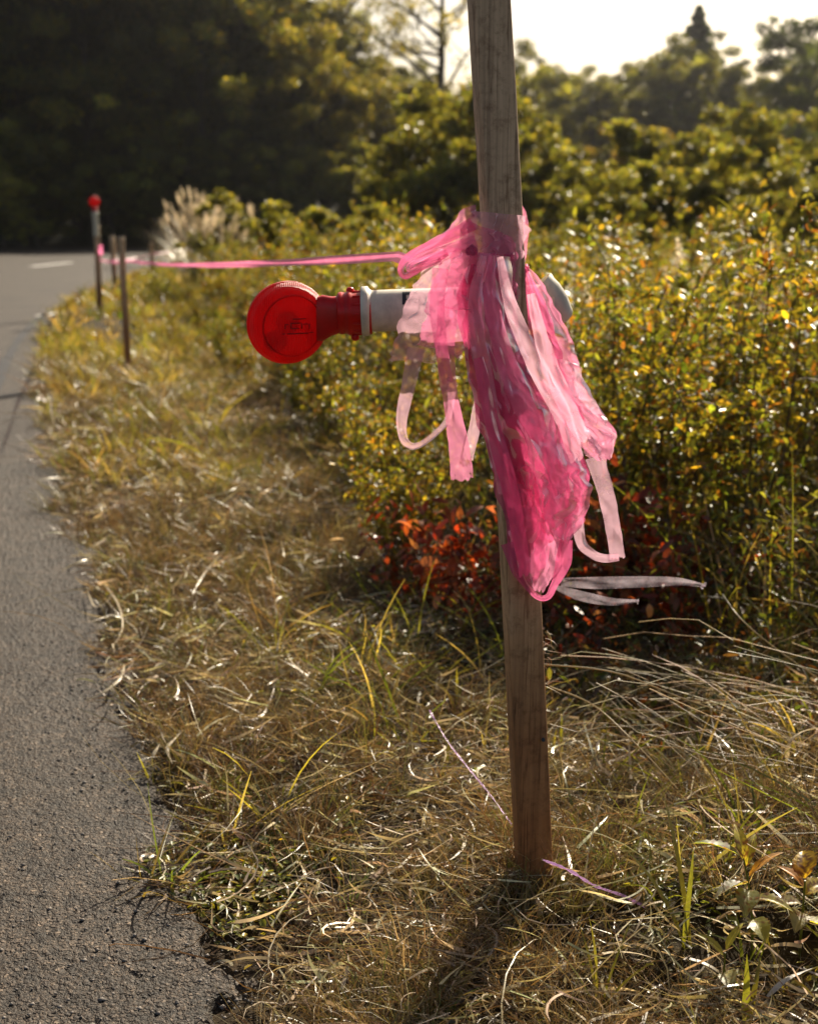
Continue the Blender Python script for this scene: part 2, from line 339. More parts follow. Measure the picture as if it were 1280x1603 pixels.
def asphalt():
    m, nt, out = mat('asphalt'); L = nt.links.new
    g = N(nt, 'ShaderNodeNewGeometry')
    wp = N(nt, 'ShaderNodeTexNoise', i_Scale=60.0, i_Detail=2.0); L(g.outputs['Position'], wp.inputs['Vector'])
    wv = N(nt, 'ShaderNodeVectorMath', operation='MULTIPLY_ADD'); wv.inputs[1].default_value = (.012, .012, .012); L(wp.outputs['Color'], wv.inputs[0]); L(g.outputs['Position'], wv.inputs[2])
    v = N(nt, 'ShaderNodeTexVoronoi', i_Scale=125.0); L(wv.outputs[0], v.inputs['Vector'])
    v2 = N(nt, 'ShaderNodeTexVoronoi', i_Scale=330.0); L(wv.outputs[0], v2.inputs['Vector'])
    n1 = N(nt, 'ShaderNodeTexNoise', i_Scale=300.0, i_Detail=5.0, i_Roughness=.7); L(g.outputs['Position'], n1.inputs['Vector'])
    n2 = N(nt, 'ShaderNodeTexNoise', i_Scale=1.6, i_Detail=6.0, i_Roughness=.6); L(g.outputs['Position'], n2.inputs['Vector'])
    n3 = N(nt, 'ShaderNodeTexNoise', i_Scale=24.0, i_Detail=4.0); L(g.outputs['Position'], n3.inputs['Vector'])
    stone = ramp(nt, v.outputs['Color'], [(.0, (.014, .011, .009)), (.45, (.040, .032, .027)), (.8, (.10, .082, .066)), (1., (.26, .22, .18))])
    fine = ramp(nt, v2.outputs['Color'], [(.0, (.010, .008, .006)), (.6, (.035, .028, .022)), (1., (.16, .13, .10))])
    mk = ramp(nt, v.outputs['Distance'], [(.30, (1, 1, 1)), (.52, (0, 0, 0))])
    c = N(nt, 'ShaderNodeMix', data_type='RGBA'); L(mk.outputs[0], c.inputs[0]); L(fine.outputs[0], c.inputs[6]); L(stone.outputs[0], c.inputs[7])
    r2 = ramp(nt, n2.outputs['Fac'], [(.3, (.62, .56, .52)), (.7, (1.22, 1.10, .98))])
    r3 = ramp(nt, n3.outputs['Fac'], [(.35, (.6, .6, .6)), (.65, (1.25, 1.22, 1.18))])
    a = N(nt, 'ShaderNodeMix', data_type='RGBA', blend_type='MULTIPLY'); a.inputs[0].default_value = 1; L(c.outputs[2], a.inputs[6]); L(r2.outputs[0], a.inputs[7])
    b = N(nt, 'ShaderNodeMix', data_type='RGBA', blend_type='MULTIPLY'); b.inputs[0].default_value = 1; L(a.outputs[2], b.inputs[6]); L(r3.outputs[0], b.inputs[7])
    p = N(nt, 'ShaderNodeBsdfPrincipled'); p.inputs['Roughness'].default_value = .66; p.inputs['Specular IOR Level'].default_value = .32; L(b.outputs[2], p.inputs['Base Color'])
    h1 = N(nt, 'ShaderNodeMath', operation='SUBTRACT'); L(mk.outputs[0], h1.inputs[0]); L(v2.outputs['Distance'], h1.inputs[1])
    h2 = N(nt, 'ShaderNodeMath', operation='ADD'); L(h1.outputs[0], h2.inputs[0]); L(n1.outputs['Fac'], h2.inputs[1])
    bp = N(nt, 'ShaderNodeBump', i_Strength=.9, i_Distance=.0022); L(h2.outputs[0], bp.inputs['Height']); L(bp.outputs[0], p.inputs['Normal'])
    L(p.outputs[0], out.inputs['Surface']); return m
M_ASPH = asphalt()
def soil():
    m, nt, out = mat('soil'); L = nt.links.new
    g = N(nt, 'ShaderNodeNewGeometry')
    n1 = N(nt, 'ShaderNodeTexNoise', i_Scale=40.0, i_Detail=6.0, i_Roughness=.7); L(g.outputs['Position'], n1.inputs['Vector'])
    n2 = N(nt, 'ShaderNodeTexNoise', i_Scale=.7, i_Detail=4.0); L(g.outputs['Position'], n2.inputs['Vector'])
    r = ramp(nt, n1.outputs['Fac'], [(.3, (.016, .010, .007)), (.55, (.038, .025, .016)), (.75, (.09, .062, .036))])
    r2 = ramp(nt, n2.outputs['Fac'], [(.35, (.8, .75, .7)), (.65, (1.1, 1.25, .8))])
    a = N(nt, 'ShaderNodeMix', data_type='RGBA', blend_type='MULTIPLY'); a.inputs[0].default_value = 1; L(r.outputs[0], a.inputs[6]); L(r2.outputs[0], a.inputs[7])
    p = N(nt, 'ShaderNodeBsdfPrincipled'); p.inputs['Specular IOR Level'].default_value = .15; p.inputs['Roughness'].default_value = .9; L(a.outputs[2], p.inputs['Base Color'])
    bp = N(nt, 'ShaderNodeBump', i_Strength=1.0, i_Distance=.01); L(n1.outputs['Fac'], bp.inputs['Height']); L(bp.outputs[0], p.inputs['Normal'])
    L(p.outputs[0], out.inputs['Surface']); return m
M_SOIL = soil()
M_STONE = simple('grit', (.16, .14, .125), .8, .5, 60)

# ------------------------------------------------------------------ plan of the road edge
edge_px = [(395, 1800), (352, 1603), (335, 1530), (300, 1400), (262, 1260), (205, 1110), (160, 990), (132, 860), (98, 765), (72, 650), (64, 570), (76, 510), (112, 472), (180, 442), (240, 421), (300, 404)]
EDGE = [G(*p)[:2] for p in edge_px]
EDGE = [np.array([EDGE[0][0] + .12, -1.5]), np.array([EDGE[0][0] + .10, -.3]), np.array([EDGE[0][0] + .07, .4]), np.array([EDGE[0][0] + .03, .95])] + EDGE + [np.array([-3.5, 40.]), np.array([6., 43.5]), np.array([22., 44.5])]
EDGE = np.array(EDGE)
def resample(pts, step):
    pts = np.asarray(pts, float); out = []
    n = len(pts)
    for i in range(n - 1):
        p0 = pts[max(i - 1, 0)]; p1 = pts[i]; p2 = pts[i + 1]; p3 = pts[min(i + 2, n - 1)]
        k = max(2, int(np.linalg.norm(p2 - p1) / (step * max(1, p1[1] / 3.0))))
        for t in np.arange(k) / k:
            out.append(.5 * ((2 * p1) + (p2 - p0) * t + (2 * p0 - 5 * p1 + 4 * p2 - p3) * t * t + (3 * p1 - p0 - 3 * p2 + p3) * t ** 3))
    out.append(pts[-1]); return np.array(out)
ED = resample(EDGE, .04)
ED = ED[np.r_[True, ED[1:, 1] > np.maximum.accumulate(ED[:, 1])[:-1] + 1e-4]]
def edge_dist(x, y):
    """signed distance to road edge, + on the verge side"""
    x = np.asarray(x, float).ravel(); y = np.asarray(y, float).ravel(); best = np.full(len(x), 1e9); sg = np.ones(len(x))
    E = ED[::3] if len(x) > 20000 else ED
    for a, b in zip(E[:-1], E[1:]):
        d = b - a; t = np.clip(((x - a[0]) * d[0] + (y - a[1]) * d[1]) / (d @ d), 0, 1)
        qx = x - a[0] - t * d[0]; qy = y - a[1] - t * d[1]; q = qx * qx + qy * qy
        cr = d[0] * (y - a[1]) - d[1] * (x - a[0]); m = q < best
        best[m] = q[m]; sg[m] = np.where(cr[m] > 0, -1, 1)
    return np.sqrt(best) * sg
def ground_z(x, y):
    x = np.asarray(x, float); y = np.asarray(y, float)
    d = edge_dist(x, y).reshape(x.shape)
    m = np.clip(d / .35, 0, 1)
    b = (fbm(x * 2.1, y * 2.1, 3) - .42) * .16 + (fbm(x * 7, y * 7, 2) - .45) * .075 * np.clip((14 - y) / 6, .2, 1)
    z = -.012 + m * (b * np.clip(.35 + d * .5, 0, 1) + .012)
    far = np.clip((y - 55) / 40., 0, 1)
    return np.where(d < 0, -.012, z)

# road
out_edge = np.array([[-8.5, -3], [-9, 8], [-12, 20], [-18, 34], [-22, 48.5], [-10, 49.5], [0, 50.], [22, 50.5]])
def resample_n(pts, n):
    pts = np.asarray(pts, float); s = np.r_[0, np.cumsum(np.linalg.norm(np.diff(pts, axis=0), axis=1))]; u = np.linspace(0, s[-1], n)
    return np.stack([np.interp(u, s, pts[:, i]) for i in range(pts.shape[1])], 1)
yy = np.r_[ED[:, 1], 46.0, 48.0, 50.0]; xe = np.r_[ED[:, 0], 22.5, 22.5, 22.5]; k_ = np.argsort(yy); yy = yy[k_]; xe = xe[k_]
dd = np.gradient(xe) / np.maximum(np.gradient(yy), 1e-4)
xe = xe - np.where(yy < 6.0, .07, 0) + np.where(yy > 6.0, (fbm(yy * 3, yy * .7, 3) - .5) * .22, 0)
xo = np.interp(yy, [-1.5, 8, 20, 34, 48.5, 50], [-8.5, -9, -12, -18, -22, -22])
uu = np.linspace(0, 1, 9)[None]; Xr = xe[:, None] * (1 - uu) + xo[:, None] * uu; Yr = np.repeat(yy[:, None], 9, 1)
ii = (np.arange(len(yy) - 1)[:, None] * 9 + np.arange(8)[None]).ravel()
road = link('road', new_mesh('road', np.stack([Xr, Yr, 0 * Xr], -1).reshape(-1, 3), [np.stack([ii, ii + 9, ii + 10, ii + 1], 1)], M_ASPH), kind='structure')
# the near surface with its worn relief as real geometry, a patch laid a few mm proud and sinking into the sheet where it ends
ys = [1.0]
while ys[-1] < 6.5: ys.append(ys[-1] + .0020 * ys[-1] ** 1.7)
ys = np.array(ys); ts = np.arange(0, 1.25, .0036)
ex = np.array([np.interp(y, ED[:, 1], ED[:, 0]) for y in ys])
X = ex[:, None] + .11 - ts[None]; Y = np.repeat(ys[:, None], len(ts), 1)
h = (fbm(X * 105, Y * 105, 2) - .5) * .0030 + (fbm(X * 240, Y * 240, 1) - .5) * .0030 + (fbm(X * 9, Y * 9, 2) - .5) * .006
pit = vnoise(X * 60 + 40, Y * 60); h = h - np.clip(pit - .80, 0, 1) * .016
ed = np.clip((ex[:, None] + .02 - X + (fbm(X * 15, Y * 15, 4) - .5) * .15) / .03, 0, 1)
fade = np.clip((6.3 - Y) / 1.5, 0, 1) * np.clip((1.12 - ts[None]) / .1, 0, 1)
Z = (h * (1.0) + .0055) * fade * ed + (1 - fade) * -.003 - (1 - ed) * .02
Vp = np.stack([X, Y, Z], -1).reshape(-1, 3); a, b = X.shape
ii = (np.arange(a - 1)[:, None] * b + np.arange(b - 1)[None]).ravel()
link('worn_surface', new_mesh('worn_surface', Vp, [np.stack([ii, ii + 1, ii + b + 1, ii + b], 1)[:, ::-1]], M_ASPH, smooth=True), road)
def strip(name, pts, w, z, m, parent):
    p = np.array([G(*q)[:2] for q in pts]) if not isinstance(pts, np.ndarray) else pts
    p = resample_n(p, 40); d = np.gradient(p, axis=0); d /= np.linalg.norm(d, axis=1, keepdims=True); nn = np.stack([-d[:, 1], d[:, 0]], 1)
    ww = (w / 2 * (.75 + .5 * vnoise(np.arange(40) * .9 + len(name), p[:, 0] * 3)))[:, None]
    V = np.concatenate([np.c_[p - nn * ww, np.full(40, z)], np.c_[p + nn * ww, np.full(40, z)]]); i = np.arange(39)
    return link(name, new_mesh(name, V, [np.stack([i, i + 1, i + 41, i + 40], 1)], m), parent)
strip('painted_dash', [(50, 417.5), (113, 411)], .16, .004, M_WHITEPAINT, road)
strip('painted_dash', [(62, 495), (90, 490)], .10, .004, M_WHITEPAINT, road)
strip('tar_seam', [(-30, 660), (0, 592), (12, 562), (30, 532), (55, 503), (85, 484)], .07, .004, M_DARKLINE, road)  # narrow dark strips lying on the road surface
strip('tar_seam', [(-30, 626), (70, 613)], .05, .008, M_DARKLINE, road)
strip('tar_seam', [(20, 520), (76, 515)], .07, .012, M_DARKLINE, road)

# ground sheet: fine near, coarse to the horizon
def gridmesh(xs, ys):
    X, Y = np.meshgrid(xs, ys); Z = ground_z(X, Y); V = np.stack([X, Y, Z], -1).reshape(-1, 3); a, b = X.shape
    ii = (np.arange(a - 1)[:, None] * b + np.arange(b - 1)[None]).ravel()
    return V, np.stack([ii, ii + 1, ii + b + 1, ii + b], 1)
xs = np.r_[-150, -100, -40, np.arange(-20, -1.2, .6), np.arange(-1.2, 3.0, .04), np.arange(3, 20, .5), 30, 60, 110, 150]
ysg = np.r_[-25, -12, -5, np.arange(-2, 1.0, .5), np.arange(1.0, 5, .04), np.arange(5, 14, .15), np.arange(14, 50, 1.0), 60, 80, 120, 200, 265]
V, Fq = gridmesh(xs, ysg)
link('ground', new_mesh('ground', V, [Fq], M_SOIL, smooth=True), kind='structure')

# wooded hillside far behind, added as dark backing so no sky shows through
hx = np.linspace(-90, 110, 60); hy = np.linspace(58, 200, 30); X, Y = np.meshgrid(hx, hy)
ht = np.interp(X, [-90, -30, -8, 0, 6, 40, 110], [26, 20, 8, 3.5, 4, 5.5, 7])
Z = -1 + ht * np.clip((Y - 58) / 30, 0, 1) ** .7 * (.8 + .4 * fbm(X * .06, Y * .06, 3))
a, b = X.shape; ii = (np.arange(a - 1)[:, None] * b + np.arange(b - 1)[None]).ravel()
link('hillside', new_mesh('hillside', np.stack([X, Y, Z], -1).reshape(-1, 3), [np.stack([ii, ii + 1, ii + b + 1, ii + b], 1)], simple('leaf_litter', (.03, .03, .013), .9, .5, .8, .5), smooth=True), kind='structure')

# ------------------------------------------------------------------ the near stake
def stake_mesh(h, w, lean, rz, mb=None, seed=0, pointed=0):
    """a square sawn stake with softened, slightly wavy edges"""
    rng = np.random.RandomState(seed); mb = MB(); nz = 40; Vs = []; e = w * .06
    prof = np.array([[-w/2 + e, -w/2], [0, -w/2], [w/2 - e, -w/2], [w/2, -w/2 + e], [w/2, 0], [w/2, w/2 - e], [w/2 - e, w/2], [0, w/2], [-w/2 + e, w/2], [-w/2, w/2 - e], [-w/2, 0], [-w/2, -w/2 + e]])
    c, s = math.cos(rz), math.sin(rz); prof = prof @ np.array([[c, s], [-s, c]])
    zs = np.linspace(-.12, h, nz)
    for z in zs:
        j = prof * (1 + .02 * (vnoise(z * 7 + seed, seed) - .5)) + rng.normal(0, w * .004, prof.shape)
        bow = .003 * math.sin(z * 2.3 + seed)
        Vs.append(np.c_[j[:, 0] + lean[0] * z + bow, j[:, 1] + lean[1] * z, np.full(12, z) + (rng.normal(0, w * .02, 12) if z == zs[-1] else 0)])
    V = np.concatenate(Vs); k = 12; i = np.arange(nz - 1)[:, None] * k; j = np.arange(k)[None]; j2 = (j + 1) % k
    mb.add(V, np.stack([i + j, i + j2, i + k + j2, i + k + j], -1).reshape(-1, 4))
    mb.F.setdefault(12, []).append(np.arange(12)[None] + (nz - 1) * 12)
    return mb
SB = G(838, 1425); SY = SB[1]
top = P(764, 0, SY); leanx = (top[0] - SB[0]) / top[2]
stake = empty('wooden_stake', (SB[0], SB[1], 0), label='nearest and tallest wooden stake, wrapped in pink plastic film beside the horizontal red lamp', cat='stake')
reg(stake, stake_mesh(1.5, .0475, (leanx, 0), R(9)).build('post', M_WOOD, stake))
mb = MB()                                      # bent nail and knot, frayed orange fibres on the right edge
def S(px, py, dy=0): return P(px, py, SY + dy) - np.array([SB[0], SB[1], 0])
tube(mb, [S(850, 1158, -.03), S(850, 1158, -.02)], .003, 8); mb.build('nail', M_INK, stake)
mb = MB(); rng = np.random.RandomState(5); nfi = 34
rt = np.array([S(852 + rng.uniform(-3, 5), rng.uniform(985, 1075), -.02 + rng.uniform(0, .02)) for _ in range(nfi)])
blades(mb, rt, rng.uniform(-1.2, 1.2, nfi), rng.uniform(-1.4, .2, nfi), rng.uniform(-.3, 1.5, nfi), rng.uniform(.01, .035, nfi), .0006, pal(rng, nfi, [(.35, .12, .03), (.4, .25, .1)], [1, 1]), K=4, curl=rng.uniform(-2, 2, nfi))
mb.build('frayed_fibre', M_DRY, stake)

# ------------------------------------------------------------------ the lamp tied behind the stake
LY = SY + .075
lampR = np.array([1.0, 0, 0])
def LP(px, py, dy=0): return P(px, py, LY + dy)
pa = LP(575, 487); pb = LP(862, 478); ax = nrmz(pb - pa)
org = LP(450, 505)
lamp = empty('warning_lamp', tuple(LP(700, 484)), label='red round warning lamp on a white tube lying sideways, tied behind the nearest stake', cat='lamp')
lo = LP(700, 484)
def rel(p): return np.asarray(p) - lo
sc = 1 / 1090.
# lens: two domed faces and a rim, facing the camera turned a little
fa = nrmz(np.array([.42, -1.0, -.14]))
mb = MB(); r0 = 65 * sc
r0 = 62 * sc; pf = [(.0025, r0 + .0012), (.0035, r0), (.010, r0 - .0008), (.0160, r0 - .0030), (.0205, r0 - .0075), (.0245, r0 - .016), (.0285, .030), (.0305, .016), (.0312, .0005)]; prof = [(-a_, b_) for a_, b_ in pf[::-1]] + pf
lathe(mb, prof, rel(org), fa, 64)
lens = mb.build('lens', M_LENS, lamp, smooth=True)
# moulded ring and marks on the lens face
mb = MB(); lathe(mb, [(.0236, .0435), (.0246, .0430), (.0250, .0420), (.0246, .0410)], rel(org), fa, 64); mb.build('lens_ring', M_LENS, lens, smooth=True)
mb = MB(); rng = np.random.RandomState(3)
sx = nrmz(np.cross(fa, np.array([0, 0, 1.]))) * -1; su = np.cross(sx, fa) * -1
if sx[0] < 0: sx = -sx
if su[2] < 0: su = -su
Mx = np.stack([sx, su, fa], 1)
for (u, v, w_, h_) in [(6, -10, 34, 1.6), (2, 6, 16, 1.4), (-5, 2, 1.4, 8), (2, -2, 12, 1.2), (12, 1, 1.4, 9), (18, 4, 7, 1.2), (24, 0, 1.3, 8), (-12, 4, 5, 1.2), (-14, 0, 1.2, 6), (8, 12, 20, 1.2), (-16, -10, 5, 1.3), (28, -9, 6, 1.3)]:
    c = rel(org) + sx * u * sc + su * v * sc + fa * (.0309 - .02 * ((u * u + v * v) * sc * sc) / .0016 * .1)
    box(mb, c, (w_ * sc, h_ * sc, .0012), Mx)
mb.build('moulded_mark', M_DINK, lens)
# inner reflector bulb holder seen through the lens
mb = MB(); lathe(mb, [(-.004, .0001), (-.004, .016), (.004, .016), (.004, .0001)], rel(org) , fa, 24); mb.build('reflector', M_REDP, lens)
# neck: wedge from lens to collar
mb = MB(); nv = []
ps = [(496, .013, .030), (505, .016, .032), (520, .019, .027), (535, .0225, .0255), (548, .0225, .0255)]
ring = 24; th = np.arange(ring) / ring * 2 * math.pi
for px, ry, rz_ in ps:
    c = rel(LP(px, 500 - (px - 496) * .22)); x = np.sign(np.cos(th)) * abs(np.cos(th)) ** .6; z = np.sign(np.sin(th)) * abs(np.sin(th)) ** .6
    nv.append(c + np.stack([0 * x, ry * x, rz_ * z], 1))
nv = np.array(nv); i = np.arange(len(ps) - 1)[:, None] * ring; j = np.arange(ring)[None]; j2 = (j + 1) % ring
mb.add(nv, np.stack([i + j, i + ring + j, i + ring + j2, i + j2], -1).reshape(-1, 4))
mb.build('neck', M_REDP, lamp, smooth=True)
mb = MB(); q0 = rel(LP(531, 490.5)); lathe(mb, [(-.002, .001), (-.002, .0265), (0, .029), (.004, .0295), (.006, .0285), (.010, .0285), (.012, .0305), (.016, .031), (.018, .0295), (.036, .0300), (.043, .0305), (.045, .030), (.045, .001)], q0, ax, 48)
col_ = mb.build('lamp_collar', M_REDP, lamp, smooth=True)
for (px, py, dz) in ((548, 455, 1), (556, 528, -1)):
    mb = MB(); c = rel(LP(px, py)); lathe(mb, [(-.006, .0001), (-.006, .0058), (.001, .0058), (.0035, .0046), (.0048, .0025), (.005, .0001)], c, (0, 0, dz), 16, up=(0, 1, 0)); mb.build('bolt', M_REDP, col_, smooth=True)
for k in range(14):                       # grip ribs round the collar
    a_ = k / 14 * 2 * math.pi; A = nrmz(np.cross(ax, (0, 0, 1.))); B = np.cross(ax, A)
    mb = MB(); box(mb, q0 + ax * .027 + (A * math.cos(a_) + B * math.sin(a_)) * .0300, (.014, .0022, .0022), np.stack([ax, A * -math.sin(a_) + B * math.cos(a_), A * math.cos(a_) + B * math.sin(a_)], 1), bev=.0005); mb.build('rib', M_REDP, col_)
# white tube with collar ring, tapering off beyond the stake
mb = MB(); q1 = rel(LP(577, 487)); TL = 285 * sc
lathe(mb, [(-.010, .0002), (-.010, .0332), (-.0085, .0342), (-.001, .0342), (.0005, .0325), (.0025, .0298), (.004, .0290)], q1, ax, 48); mb.build('tube_ring', M_WHITEP, lamp, smooth=True)
mb = MB(); lathe(mb, [(.002, .0286), (.05, .0288), (.15, .0290), (TL - .012, .0290), (TL - .006, .0286)], q1, ax, 48)
tb = mb.build('tube', M_WHITEP, lamp, smooth=True)
e0 = rel(LP(853, 466)); ax2 = nrmz(rel(LP(888, 503)) - e0)
mb = MB(); lathe(mb, [(-.02, .027), (.0, .0275), (.018, .0245), (.034, .0175), (.040, .0150), (.043, .0110), (.044, .001)], e0, ax2, 40); mb.build('tube_foot', M_WHITEP, lamp, smooth=True)
# the black print on the tube, curved round it
mb = MB()
def decal(px0, px1, py0, py1):
    us = np.linspace(px0, px1, 3); vs = np.linspace(py0, py1, 4); VV = []
    for v in vs:
        for u in us:
            al = ax * ((u - 577) * sc) ; zc = np.clip((484 - v) * sc, -.0285, .0285); VV.append(q1 + al + np.array([0, -math.sqrt(.02925 ** 2 - zc ** 2), zc]))
    f = [[r * 3 + c, r * 3 + c + 1, r * 3 + c + 4, r * 3 + c + 3] for r in range(3) for c in range(2)]; mb.add(VV, f)
for q in [(628, 634, 456, 474), (628, 650, 456, 460), (634, 640, 466, 476), (652, 656, 462, 480), (644, 664, 470, 473), (660, 664, 460, 484), (672, 690, 458, 461), (680, 684, 461, 480)]: decal(*q)
mb.build('printed_mark', M_INK, tb)

# ------------------------------------------------------------------ pink film tied round the stake
def cr(pts, n):
    pts = np.asarray(pts, float); m = len(pts); s = np.r_[0, np.cumsum(np.linalg.norm(np.diff(pts, axis=0), axis=1))]; s /= s[-1]; u = np.linspace(0, 1, n); out = []
    for t in u:
        i = min(np.searchsorted(s, t, 'right') - 1, m - 2); f = (t - s[i]) / (s[i + 1] - s[i])
        p0 = pts[max(i - 1, 0)]; p1 = pts[i]; p2 = pts[i + 1]; p3 = pts[min(i + 2, m - 1)]
        out.append(.5 * (2 * p1 + (p2 - p0) * f + (2 * p0 - 5 * p1 + 4 * p2 - p3) * f * f + (3 * p1 - p0 - 3 * p2 + p3) * f ** 3))
    return np.array(out)
bundle = empty('film_bundle', tuple(P(770, 420, SY)), label='crumpled pink plastic film tied round the nearest stake with long loose ends hanging down', cat='plastic film')
bo = P(770, 420, SY)
def film(name, Lp, Rp, Y=0.0, Y1=None, folds=5, amp=.008, crum=.004, seed=0, m=M_PINK, nv=90, nu=44, pinch=0, parent=bundle, shift=6.0, fray=1.5, org=None, **kw):
    """a sheet between two outlines with lengthwise pleats and crumples; Y offset from the stake's plane at top and Y1 at the foot"""
    Lc = cr([p[:2] for p in Lp], nv); Rc = cr([p[:2] for p in Rp], nv); Y1 = Y if Y1 is None else Y1
    u = np.linspace(0, 1, nu)[None]; v = np.linspace(0, 1, nv)[:, None]; rng = np.random.RandomState(seed); folds = folds * .55
    ph = rng.rand(6) * 6.28
    wv = .35 * np.sin(v * 5 + ph[0]) + .18 * np.sin(v * 13 + ph[1])
    f1 = np.sin(2 * math.pi * (folds * u + wv + ph[2])) * .5 + np.sin(2 * math.pi * (folds * .43 * u + .5 * wv + ph[3])) * .75 + np.sin(2 * math.pi * (folds * 2.3 * u + 1.2 * wv + ph[4])) * .07
    env = (1 - pinch) + pinch * np.clip(v * 3.0, 0, 1) ** .7
    wpx = np.linalg.norm(Rc - Lc, axis=1)[:, None]
    mid = (Lc + Rc) / 2; ln = np.r_[0, np.cumsum(np.linalg.norm(np.diff(mid, axis=0), axis=1))][:, None]; su = (u - .5) * wpx
    rdg = 1 - 4 * abs(fbm(su / 34 + ln / 90 + seed * 3.1, ln / 46 - su / 60 + seed, 2) - .5)
    rdg3 = 1 - 4 * abs(fbm(su / 26 - ln / 60 + seed * 1.7, ln / 70 + su / 50 + 9, 1) - .5)
    rdg2 = fbm(su / 17 + seed, ln / 17., 2) - .5
    diag = fbm(su / 80 + ln / 130 + seed, ln / 100 - su / 90 + seed * 2, 2) - .5
    mod = .35 + 1.2 * vnoise(ln / 70 + seed, u * 1.5)
    nar = np.clip(wpx / 60, .35, 1)
    d = f1 * amp * .42 * env * mod + (rdg * crum * 1.0 + rdg3 * crum * .8 + rdg2 * crum * .4) * nar + diag * .045 * np.clip(wpx / 90, .1, 1) * np.sin(v.clip(0, 1) * 3.1)
    uu = u + .02 * np.sin(2 * math.pi * (folds * u * 1.7 + ph[5] + v * 2)) * (u * (1 - u)) * 4
    px = Lc[:, 0][:, None] * (1 - uu) + Rc[:, 0][:, None] * uu; py = Lc[:, 1][:, None] * (1 - uu) + Rc[:, 1][:, None] * uu
    # wandering, slightly ragged outlines
    jit = (fbm(v * 14 + seed * 7, u * 3, 2) - .5) * shift * 2
    px = px + jit * (wpx / 60).clip(.3, 1.2); py = py + (fbm(u * 8 + seed, v * 2, 2) - .5) * fray * 6 * (v > .97)
    Yc = SY + Y + (Y1 - Y) * v + d
    if kw.get('cup'): Yc = Yc + kw['cup'] * ((2 * u - 1) ** 2)
    a = (px - 640.0) / F; b = (801.5 - py) / F
    dy = math.cos(PITCH) + b * math.sin(PITCH); dz = -math.sin(PITCH) + b * math.cos(PITCH); t = Yc / dy
    V = np.stack([a * t, Yc, CH + dz * t], -1).reshape(-1, 3) - (bo if org is None else org)
    A, B = px.shape; ii = (np.arange(A - 1)[:, None] * B + np.arange(B - 1)[None]).ravel()
    me = new_mesh(name, V, [np.stack([ii, ii + 1, ii + B + 1, ii + B], 1)], m, smooth=True)
    return link(name, me, parent)
def ribbon(name, C, w, **kw):
    C = cr(C, 40); d = np.gradient(C, axis=0); d /= np.linalg.norm(d, axis=1, keepdims=True); nn = np.stack([-d[:, 1], d[:, 0]], 1)
    w = np.interp(np.linspace(0, 1, 40), np.linspace(0, 1, len(w)), w)[:, None] if hasattr(w, '__len__') else w
    # keep left on the left: nn points to +90 degrees
    return film(name, C + nn * w / 2, C - nn * w / 2, **kw)
# wraps round the post (front), tight pleats
film('wrap', [(740, 330), (735, 352), (722, 400), (715, 450), (722, 500)], [(823, 338), (826, 362), (818, 410), (812, 450), (802, 505)], Y=-.040, folds=7, amp=.004, crum=.003, seed=1, m=M_PALE)
film('wrap', [(728, 345), (716, 380), (700, 430), (690, 480)], [(806, 372), (808, 400), (806, 440), (800, 500)], Y=-.048, folds=6, amp=.004, crum=.003, seed=2, m=M_PINK)
film('wrap', [(800, 330), (802, 360), (808, 400), (806, 425)], [(818, 322), (827, 350), (824, 395), (818, 430)], Y=-.01, folds=3, amp=.005, crum=.004, seed=3, m=M_PINK, shift=3)
# the hump on the left and its two loops
film('hump', [(744, 320), (722, 330), (702, 358), (668, 378), (634, 402)], [(746, 352), (738, 380), (712, 396), (684, 402), (640, 416)], Y=-.03, Y1=-.02, folds=4, amp=.005, crum=.003, seed=4, m=M_PINK, shift=3)
ribbon('loop', [(740, 350), (700, 372), (655, 392), (633, 408), (627, 424), (634, 432), (648, 425), (668, 412), (700, 396)], [22, 18, 15, 12, 12, 10, 12, 14, 12], Y=-.045, folds=2, amp=.003, crum=.0018, seed=5, m=M_PINK2, shift=1)
ribbon('loop', [(745, 378), (705, 388), (668, 398), (645, 412), (640, 422), (655, 420), (690, 408)], [20, 16, 12, 9, 9, 9, 10], Y=-.05, folds=2, amp=.003, crum=.002, seed=6, m=M_PINK, shift=1)
# pale sheet over the tube
film('sheet', [(684, 392), (660, 425), (638, 465), (622, 510), (612, 565)], [(752, 400), (735, 440), (712, 480), (696, 520), (685, 568)], Y=-.03, Y1=.0, folds=4, amp=.006, crum=.003, seed=7, m=M_PALE)
film('sheet', [(700, 385), (682, 430), (668, 480), (650, 540)], [(770, 400), (752, 450), (735, 520), (718, 560)], Y=-.045, Y1=-.02, folds=5, amp=.006, crum=.003, seed=8, m=M_PINK)
# hanging straps on the left
ribbon('streamer', [(652, 545), (640, 600), (629, 650), (630, 682), (640, 697), (655, 697), (680, 680), (702, 652), (708, 600)], [28, 24, 22, 18, 13, 9, 9, 10, 16], Y=-.02, folds=2, amp=.004, crum=.003, seed=9, m=M_PALE, shift=2)
ribbon('streamer', [(702, 480), (697, 560), (708, 640), (718, 700), (724, 752)], [34, 30, 24, 30, 36], Y=-.03, folds=2, amp=.005, crum=.004, seed=10, m=M_PINK, shift=3)
ribbon('streamer', [(768, 580), (752, 640), (738, 690), (732, 720)], [34, 26, 20, 16], Y=-.02, folds=2, amp=.005, crum=.004, seed=11, m=M_PALE, shift=3)
ribbon('streamer', [(690, 420), (684, 480), (690, 540), (700, 600)], [26, 24, 20, 18], Y=-.05, folds=2, amp=.005, crum=.004, seed=12, m=M_PINK, shift=3)
